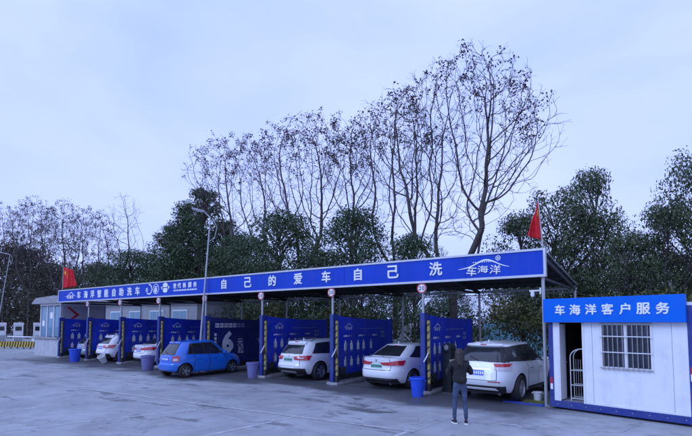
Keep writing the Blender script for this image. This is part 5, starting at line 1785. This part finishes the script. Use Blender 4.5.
    for i_ in range(1, n1):
        r0, r1 = rad[par[i_]], rad[i_]
        if par[i_] < n0 and par[i_] >= nt and r0 > r1 * 1.9:
            r0 = r1 * 1.25
        (thick if r1 > 0.035 else thin).append((V3[par[i_]], V3[i_], float(r0), float(r1)))
    thick[0] = (thick[0][0], thick[0][1], thick[0][2] * 1.35, thick[0][3])
    out, tw, pod = MB(), MB(), MB()
    v_, f_ = tube_np(thick, 7)
    out._add(v_, f_)
    v_, f_ = tube_np(thin, 3)
    tw._add(v_, f_)
    if pods > 0:
        cen = [pos[tips[int(k)]] for k in rg.integers(0, len(tips), int(85 * pods) + 1)]
        cen = [c for c in cen if c[2] > cz + pod_from * rz_] or cen
        C_ = np.array(cen)
        for k in tips:
            p_ = pos[k]
            dmin = np.linalg.norm(C_ - p_, axis=1).min()
            pr = 0.85 if dmin < 0.55 else (0.55 if dmin < 0.95 else (0.03 if p_[2] > cz else 0.0))
            if rg.random() < pr:
                for _ in range(int(rg.integers(6, 13))):
                    c = Vector(p_ + rg.normal(0, 0.11, 3))
                    u = Vector(rg.normal(0, 1, 3)).normalized() * rg.uniform(0.045, 0.095)
                    w = Vector(rg.normal(0, 1, 3)).normalized() * rg.uniform(0.04, 0.08)
                    pod._add([c - u, c - w * 0.8, c + u, c + w], [(0, 1, 2, 3)])
    return out, tw, pod
def put_tree(name, label, cat, loc, rz, meshes, group=None, sc=1.0):
    t = thing(name, label, cat, loc, rz, group)
    for nm, me in meshes:
        o = link(nm, me, t)
        if nm == 'seed_clusters':
            o['kind'] = 'stuff'
    t.scale = (sc, sc, sc)
    return t
def bare(seed, label, px, py_top, Y, wpx, **kw):
    q = pl(px, py_top, Y)
    zc = (Vector((q.x, Y, 0)) - CAM).dot(_fw)
    a, b, c = bare_tree(seed, q.z, wpx * zc / F_PX, **kw)
    me = [('trunk', a.mesh('trunk', M_BARK, 60)), ('crown', b.mesh('twigs', M_BARK))]
    if c.f:
        me.append(('seed_clusters', c.mesh('pods', M_POD)))
    return put_tree('bare_tree', label, 'tree', (q.x, Y, 0), YAW, me, 'bare trees in a row behind the canopy')
bare(11, 'tallest bare tree, wide forked crown with dark seed clusters, nearest the kiosk', 452, 60, 12.0, 186, fork=0.24, low=0.38, pods=0.9, off=1.0, npts=3000, limbs=4, lsp=0.62, llen=4.2)
bare(23, 'bare tree with seed clusters next to the tallest one', 394, 92, 12.6, 92, fork=0.32, low=0.46, pods=1.1, npts=1500, limbs=3)
bare(37, 'slim bare tree with seed clusters, third along from the kiosk', 352, 116, 14.0, 66, fork=0.38, low=0.50, pods=1.0, npts=800, limbs=3)
bare(41, 'bare tree with dense seed clusters, fourth along from the kiosk', 302, 114, 12.8, 104, fork=0.32, low=0.46, pods=1.4, npts=1700, limbs=3)
bare(58, 'bare tree with seed clusters leaning over the dense evergreen', 248, 138, 13.8, 104, fork=0.34, low=0.48, pods=1.3, lean=-0.07, npts=1400, limbs=3)
for sd_, px, py, wp, lb in ((61, 8, 200, 52, 'bare tree thick with seed clusters behind the lamp by the barrier'), (67, 34, 193, 48, 'bare tree thick with seed clusters behind the fuel pumps'), (73, 62, 198, 50, 'bare tree thick with seed clusters behind the flag at the booth end'), (79, 92, 206, 52, 'bare tree thick with seed clusters behind the first letters of the canopy sign')):
    bare(sd_, lb, px, py + 4, 13.0, wp, fork=0.34, low=0.36, pods=4.0, npts=1400, pod_from=-0.3)
bare(83, 'thin leafless tree without seed clusters by the end of the far grove', 125, 194, 15.0, 40, fork=0.45, low=0.42, pods=0.0, npts=600)

def leaf_crown(seed, clumps, per, leaf, flat=0.5):
    """leaf-sized faces scattered through ellipsoid clumps: clumps = [(centre, radii)]"""
    rnd = np.random.default_rng(seed)
    C, T = [], []
    for c, rr in clumps:
        n_ = max(10, int(per * (rr[0] * rr[1] + rr[0] * rr[2]) / 2))
        v = rnd.normal(size=(n_, 3))
        v /= np.linalg.norm(v, axis=1)[:, None]
        rad = rnd.uniform(0.35, 1.0, size=(n_, 1)) ** 0.5 * rnd.choice([1.0, 1.0, 1.12], size=(n_, 1))
        C.append(np.array(c)[None] + v * rad * np.array(rr)[None])
        nrm = v * 0.7 + rnd.normal(size=(n_, 3)) * flat + np.array([0, 0, 0.35])
        T.append(nrm / np.linalg.norm(nrm, axis=1)[:, None])
    C, T = np.concatenate(C), np.concatenate(T)
    n_ = len(C)
    a = rnd.normal(size=(n_, 3))
    u = np.cross(T, a)
    u /= np.linalg.norm(u, axis=1)[:, None]
    w = np.cross(T, u)
    s = leaf * rnd.uniform(0.6, 1.35, size=(n_, 1))
    V = np.stack([C - u * s, C - w * s * 0.42 + T * s * 0.1, C + u * s, C + w * s * 0.42 + T * s * 0.1], axis=1).reshape(-1, 3)
    me = bpy.data.meshes.new('crown')
    me.vertices.add(4 * n_)
    me.vertices.foreach_set('co', V.astype(np.float32).ravel())
    me.loops.add(4 * n_)
    me.loops.foreach_set('vertex_index', np.arange(4 * n_, dtype=np.int32))
    me.polygons.add(n_)
    me.polygons.foreach_set('loop_start', np.arange(0, 4 * n_, 4, dtype=np.int32))
    me.update(calc_edges=True)
    return me
def clumps_for(seed, H, Wd, base, shape, num, cr):
    rnd = random.Random(seed)
    out = []
    for _ in range(num):
        v = rnd.random() ** 0.85
        z = base + (H - base) * v
        if shape == 'cone':
            r_ = Wd / 2 * (1 - v * 0.97) ** 0.55 * (0.55 + 0.45 * min(1, v / 0.15))
        elif shape == 'round':
            r_ = Wd / 2 * math.sqrt(max(0.02, 1 - (2 * v - 0.9) ** 2 * 0.82))
        else:
            r_ = Wd / 2 * (0.75 + 0.25 * math.sin(v * 7 + seed)) * (1 - max(0, v - 0.6) * 1.2)
        a = rnd.uniform(0, 2 * math.pi)
        rr = r_ * math.sqrt(rnd.uniform(0.05, 1.0))
        k = cr * rnd.uniform(0.6, 1.25) * (1 - 0.55 * v if shape == 'cone' else 1)
        z = min(z, H - k * 0.6)
        out.append(((rr * math.cos(a), rr * math.sin(a), z), (k, k, k * rnd.uniform(0.55, 0.8))))
    return out
def leafy_meshes(seed, H, Wd, base, shape, num, cr, per, leaf, m_, trunk_r=0.2, bark=None):
    cls = clumps_for(seed, H, Wd, base, shape, num, cr)
    me = leaf_crown(seed, cls, per, leaf)
    me.materials.append(m_)
    tr = MB()
    rnd = random.Random(seed)
    pts = [Vector((0, 0, -0.1))]
    for i in range(7):
        pts.append(Vector((rnd.uniform(-0.15, 0.15) * i * 0.4, rnd.uniform(-0.15, 0.15) * i * 0.4, H * 0.78 * (i + 1) / 7)))
    tr.tube(pts, [trunk_r * (1.25 if i == 0 else 1) * (1 - 0.85 * i / 7) for i in range(8)], 9)
    for c, rr in cls[::2]:
        c = Vector(c)
        z0 = max(H * 0.12, c.z - 0.45 * (abs(c.x) + abs(c.y)) - 0.6)
        k = min(7, z0 / (H * 0.78) * 7)
        i = int(k)
        a = pts[i].lerp(pts[min(7, i + 1)], k - i)
        m2 = a.lerp(c, 0.5) + Vector((0, 0, 0.15))
        rr_ = trunk_r * 0.32
        tr.tube([a, m2, c], [rr_, rr_ * 0.6, rr_ * 0.25], 5)
    return [('trunk', tr.mesh('trunk', bark or M_BARK, 60)), ('crown', me)]

ever_a = leafy_meshes(1, 12.2, 9.0, 0.6, 'cone', 330, 1.0, 165, 0.105, M_LEAF_A, 0.24)
ever_b = leafy_meshes(2, 9.4, 6.8, 0.6, 'round', 160, 0.88, 170, 0.10, M_LEAF_A, 0.2)
broad_a = leafy_meshes(3, 9.6, 8.0, 2.4, 'round', 100, 0.82, 150, 0.10, M_LEAF_B, 0.17)
broad_b = leafy_meshes(4, 8.4, 6.8, 1.9, 'other', 90, 0.78, 150, 0.10, M_LEAF_B, 0.15)
shrub_a = leafy_meshes(5, 3.2, 4.0, 0.2, 'round', 46, 0.6, 190, 0.085, M_LEAF_C, 0.06)
shrub_b = leafy_meshes(6, 2.6, 3.8, 0.15, 'round', 42, 0.58, 190, 0.085, M_LEAF_A, 0.06)
autumn = leafy_meshes(7, 7.0, 6.4, 0.5, 'round', 90, 0.9, 110, 0.125, M_LEAF_D, 0.15)
def leafy(meshes, h0, name, label, px, py_top, Y, rz, group=None, wf=1.0):
    q = pl(px, py_top, Y)
    t = put_tree(name, label, 'tree', (q.x, Y, 0), rz, meshes, group, q.z / h0)
    t.scale = (t.scale.x * wf, t.scale.x * wf, t.scale.z)
    return t
leafy(ever_a, 12.2, 'evergreen_tree', 'tall dense evergreen behind the lamp, highest of the dark evergreens', 203, 190, 15.5, 0.3)
leafy(ever_a, 12.2, 'evergreen_tree', 'dark evergreen on the kiosk side of the tall dense evergreen', 226, 220, 16.5, 3.3)
leafy(ever_a, 12.2, 'evergreen_tree', 'dark evergreen pressed against the tall dense evergreen', 188, 206, 16.0, 5.1)
leafy(ever_a, 12.2, 'evergreen_tree', 'dark evergreen of middle height at the left edge of the tall dense evergreen', 170, 226, 16.5, 1.9)
leafy(ever_b, 9.4, 'evergreen_tree', 'dark rounded evergreen under the fourth bare tree', 280, 212, 9.6, 0.8, wf=0.9)
leafy(ever_b, 9.4, 'evergreen_tree', 'dark rounded evergreen behind the middle of the canopy sign', 354, 208, 9.8, 2.3, wf=0.85)
leafy(ever_b, 9.4, 'evergreen_tree', 'small dark evergreen beside the trunk of the tallest bare tree', 414, 234, 9.7, 4.0, wf=0.75)
leafy(ever_b, 9.4, 'evergreen_tree', 'low dark evergreen between the tall evergreen and the rounded one', 245, 236, 12.5, 5.0)
leafy(ever_b, 9.4, 'evergreen_tree', 'low dark evergreen between the two rounded evergreens', 318, 250, 9.6, 1.2, wf=0.8)
leafy(ever_b, 9.4, 'evergreen_tree', 'rounded dark evergreen above the roof of the white house', 132, 250, 15.0, 1.0)
leafy(ever_b, 9.4, 'evergreen_tree', 'broad dark evergreen above the booth roof', 96, 262, 15.5, 2.0)
leafy(autumn, 7.0, 'brownish_tree', 'greyish brown leafy tree standing behind the fuel pumps', 28, 247, 16.0, 0.0)
leafy(autumn, 7.0, 'brownish_tree', 'greyish brown leafy tree behind the lamp by the barrier', 2, 243, 16.0, 1.5)
leafy(autumn, 7.0, 'brownish_tree', 'greyish brown leafy tree between the fuel pumps and the house', 58, 262, 16.0, 3.1)
leafy(broad_a, 9.6, 'broadleaf_tree', 'green broadleaf tree behind the red flag at the kiosk end', 550, 190, 11.5, 0.6, wf=0.72)
leafy(broad_b, 8.4, 'broadleaf_tree', 'green broadleaf tree rising over the canopy corner', 590, 170, 13.0, 2.2, wf=0.45)
leafy(broad_b, 8.4, 'broadleaf_tree', 'low green broadleaf tree at the canopy corner', 520, 214, 10.5, 4.1, wf=0.7)
leafy(broad_b, 8.4, 'broadleaf_tree', 'green broadleaf tree above the middle of the kiosk sign', 624, 236, 9.0, 1.1, wf=0.7)
leafy(broad_b, 8.4, 'broadleaf_tree', 'green broadleaf tree above the right half of the kiosk sign', 664, 204, 9.4, 3.3, wf=0.62)
leafy(broad_a, 9.6, 'broadleaf_tree', 'taller green broadleaf tree at the far corner of the kiosk', 700, 150, 11.0, 2.4, wf=0.55)
for px_, py_, Y_, lb in ((566, 206, 12.2, 'bushy green tree filling in behind the red flag'), (604, 214, 12.0, 'bushy green tree over the canopy corner, lower than its neighbour'), (640, 232, 10.2, 'low bushy green tree over the middle of the kiosk'), (682, 214, 10.4, 'bushy green tree over the far corner of the kiosk')):
    leafy(broad_a, 9.6, 'broadleaf_tree', lb, px_, py_, Y_, px_ * 0.1, wf=0.75)
GB = 'trees filling the grove further back'
for i, (px, py, Y) in enumerate(((140, 268, 22), (185, 255, 22), (230, 262, 20), (270, 262, 20), (312, 268, 20), (362, 262, 20), (405, 272, 20), (450, 288, 19), (492, 286, 19), (545, 262, 18), (590, 265, 18), (632, 262, 18), (676, 256, 18), (725, 240, 16))):
    leafy(ever_b if i % 2 else broad_a, 9.4 if i % 2 else 9.6, 'grove_tree', 'leafy green tree in the grove behind the front row of trees', px, py, Y, i * 1.7, GB)
for i, (px, py, Y) in enumerate(((-30, 250, 18), (12, 262, 22), (46, 264, 22), (80, 268, 22), (112, 266, 22))):
    leafy(autumn, 7.0, 'grove_tree', 'brownish leafy tree in the grove behind the fuel pumps', px, py, Y, i * 1.3, 'brownish grove')
GS = 'shrubs along the back of the lot'
x = -20.0
i = 0
rnds = random.Random(9)
while x < 12:
    pale = (i % 3 == 1) or x > -3
    sc = rnds.uniform(0.75, 1.15)
    y_ = 8.6 + rnds.uniform(-0.5, 0.9)
    ok = not (-10.9 < x < -5.6 or -24.5 < x < -18.4)
    if ok:
        put_tree('shrub', 'olive green shrub in the planting behind the wash bays' if pale else 'dark green shrub in the planting behind the wash bays', 'shrub', (x, y_, 0), i * 1.1, shrub_a if pale else shrub_b, GS + (', olive' if pale else ', dark'), sc)
    x += rnds.uniform(1.5, 2.3)
    i += 1
# clipped hedge rows further back close the view under the crowns
for i in range(16):
    put_tree('shrub', 'dark green shrub in the hedge row under the grove', 'shrub', (-30 + i * 2.9, 16.8 + rnds.uniform(-0.6, 0.6), 0), i * 0.9, shrub_b, 'hedge row under the grove', rnds.uniform(1.0, 1.35))
for i in range(10):
    put_tree('shrub', 'dark shrub in the hedge beyond the fuel pumps', 'shrub', (-75 + i * 3.2, 15.5 + rnds.uniform(-0.6, 0.6), 0), i * 0.9, shrub_b, 'hedge beyond the fuel pumps', rnds.uniform(1.0, 1.35))
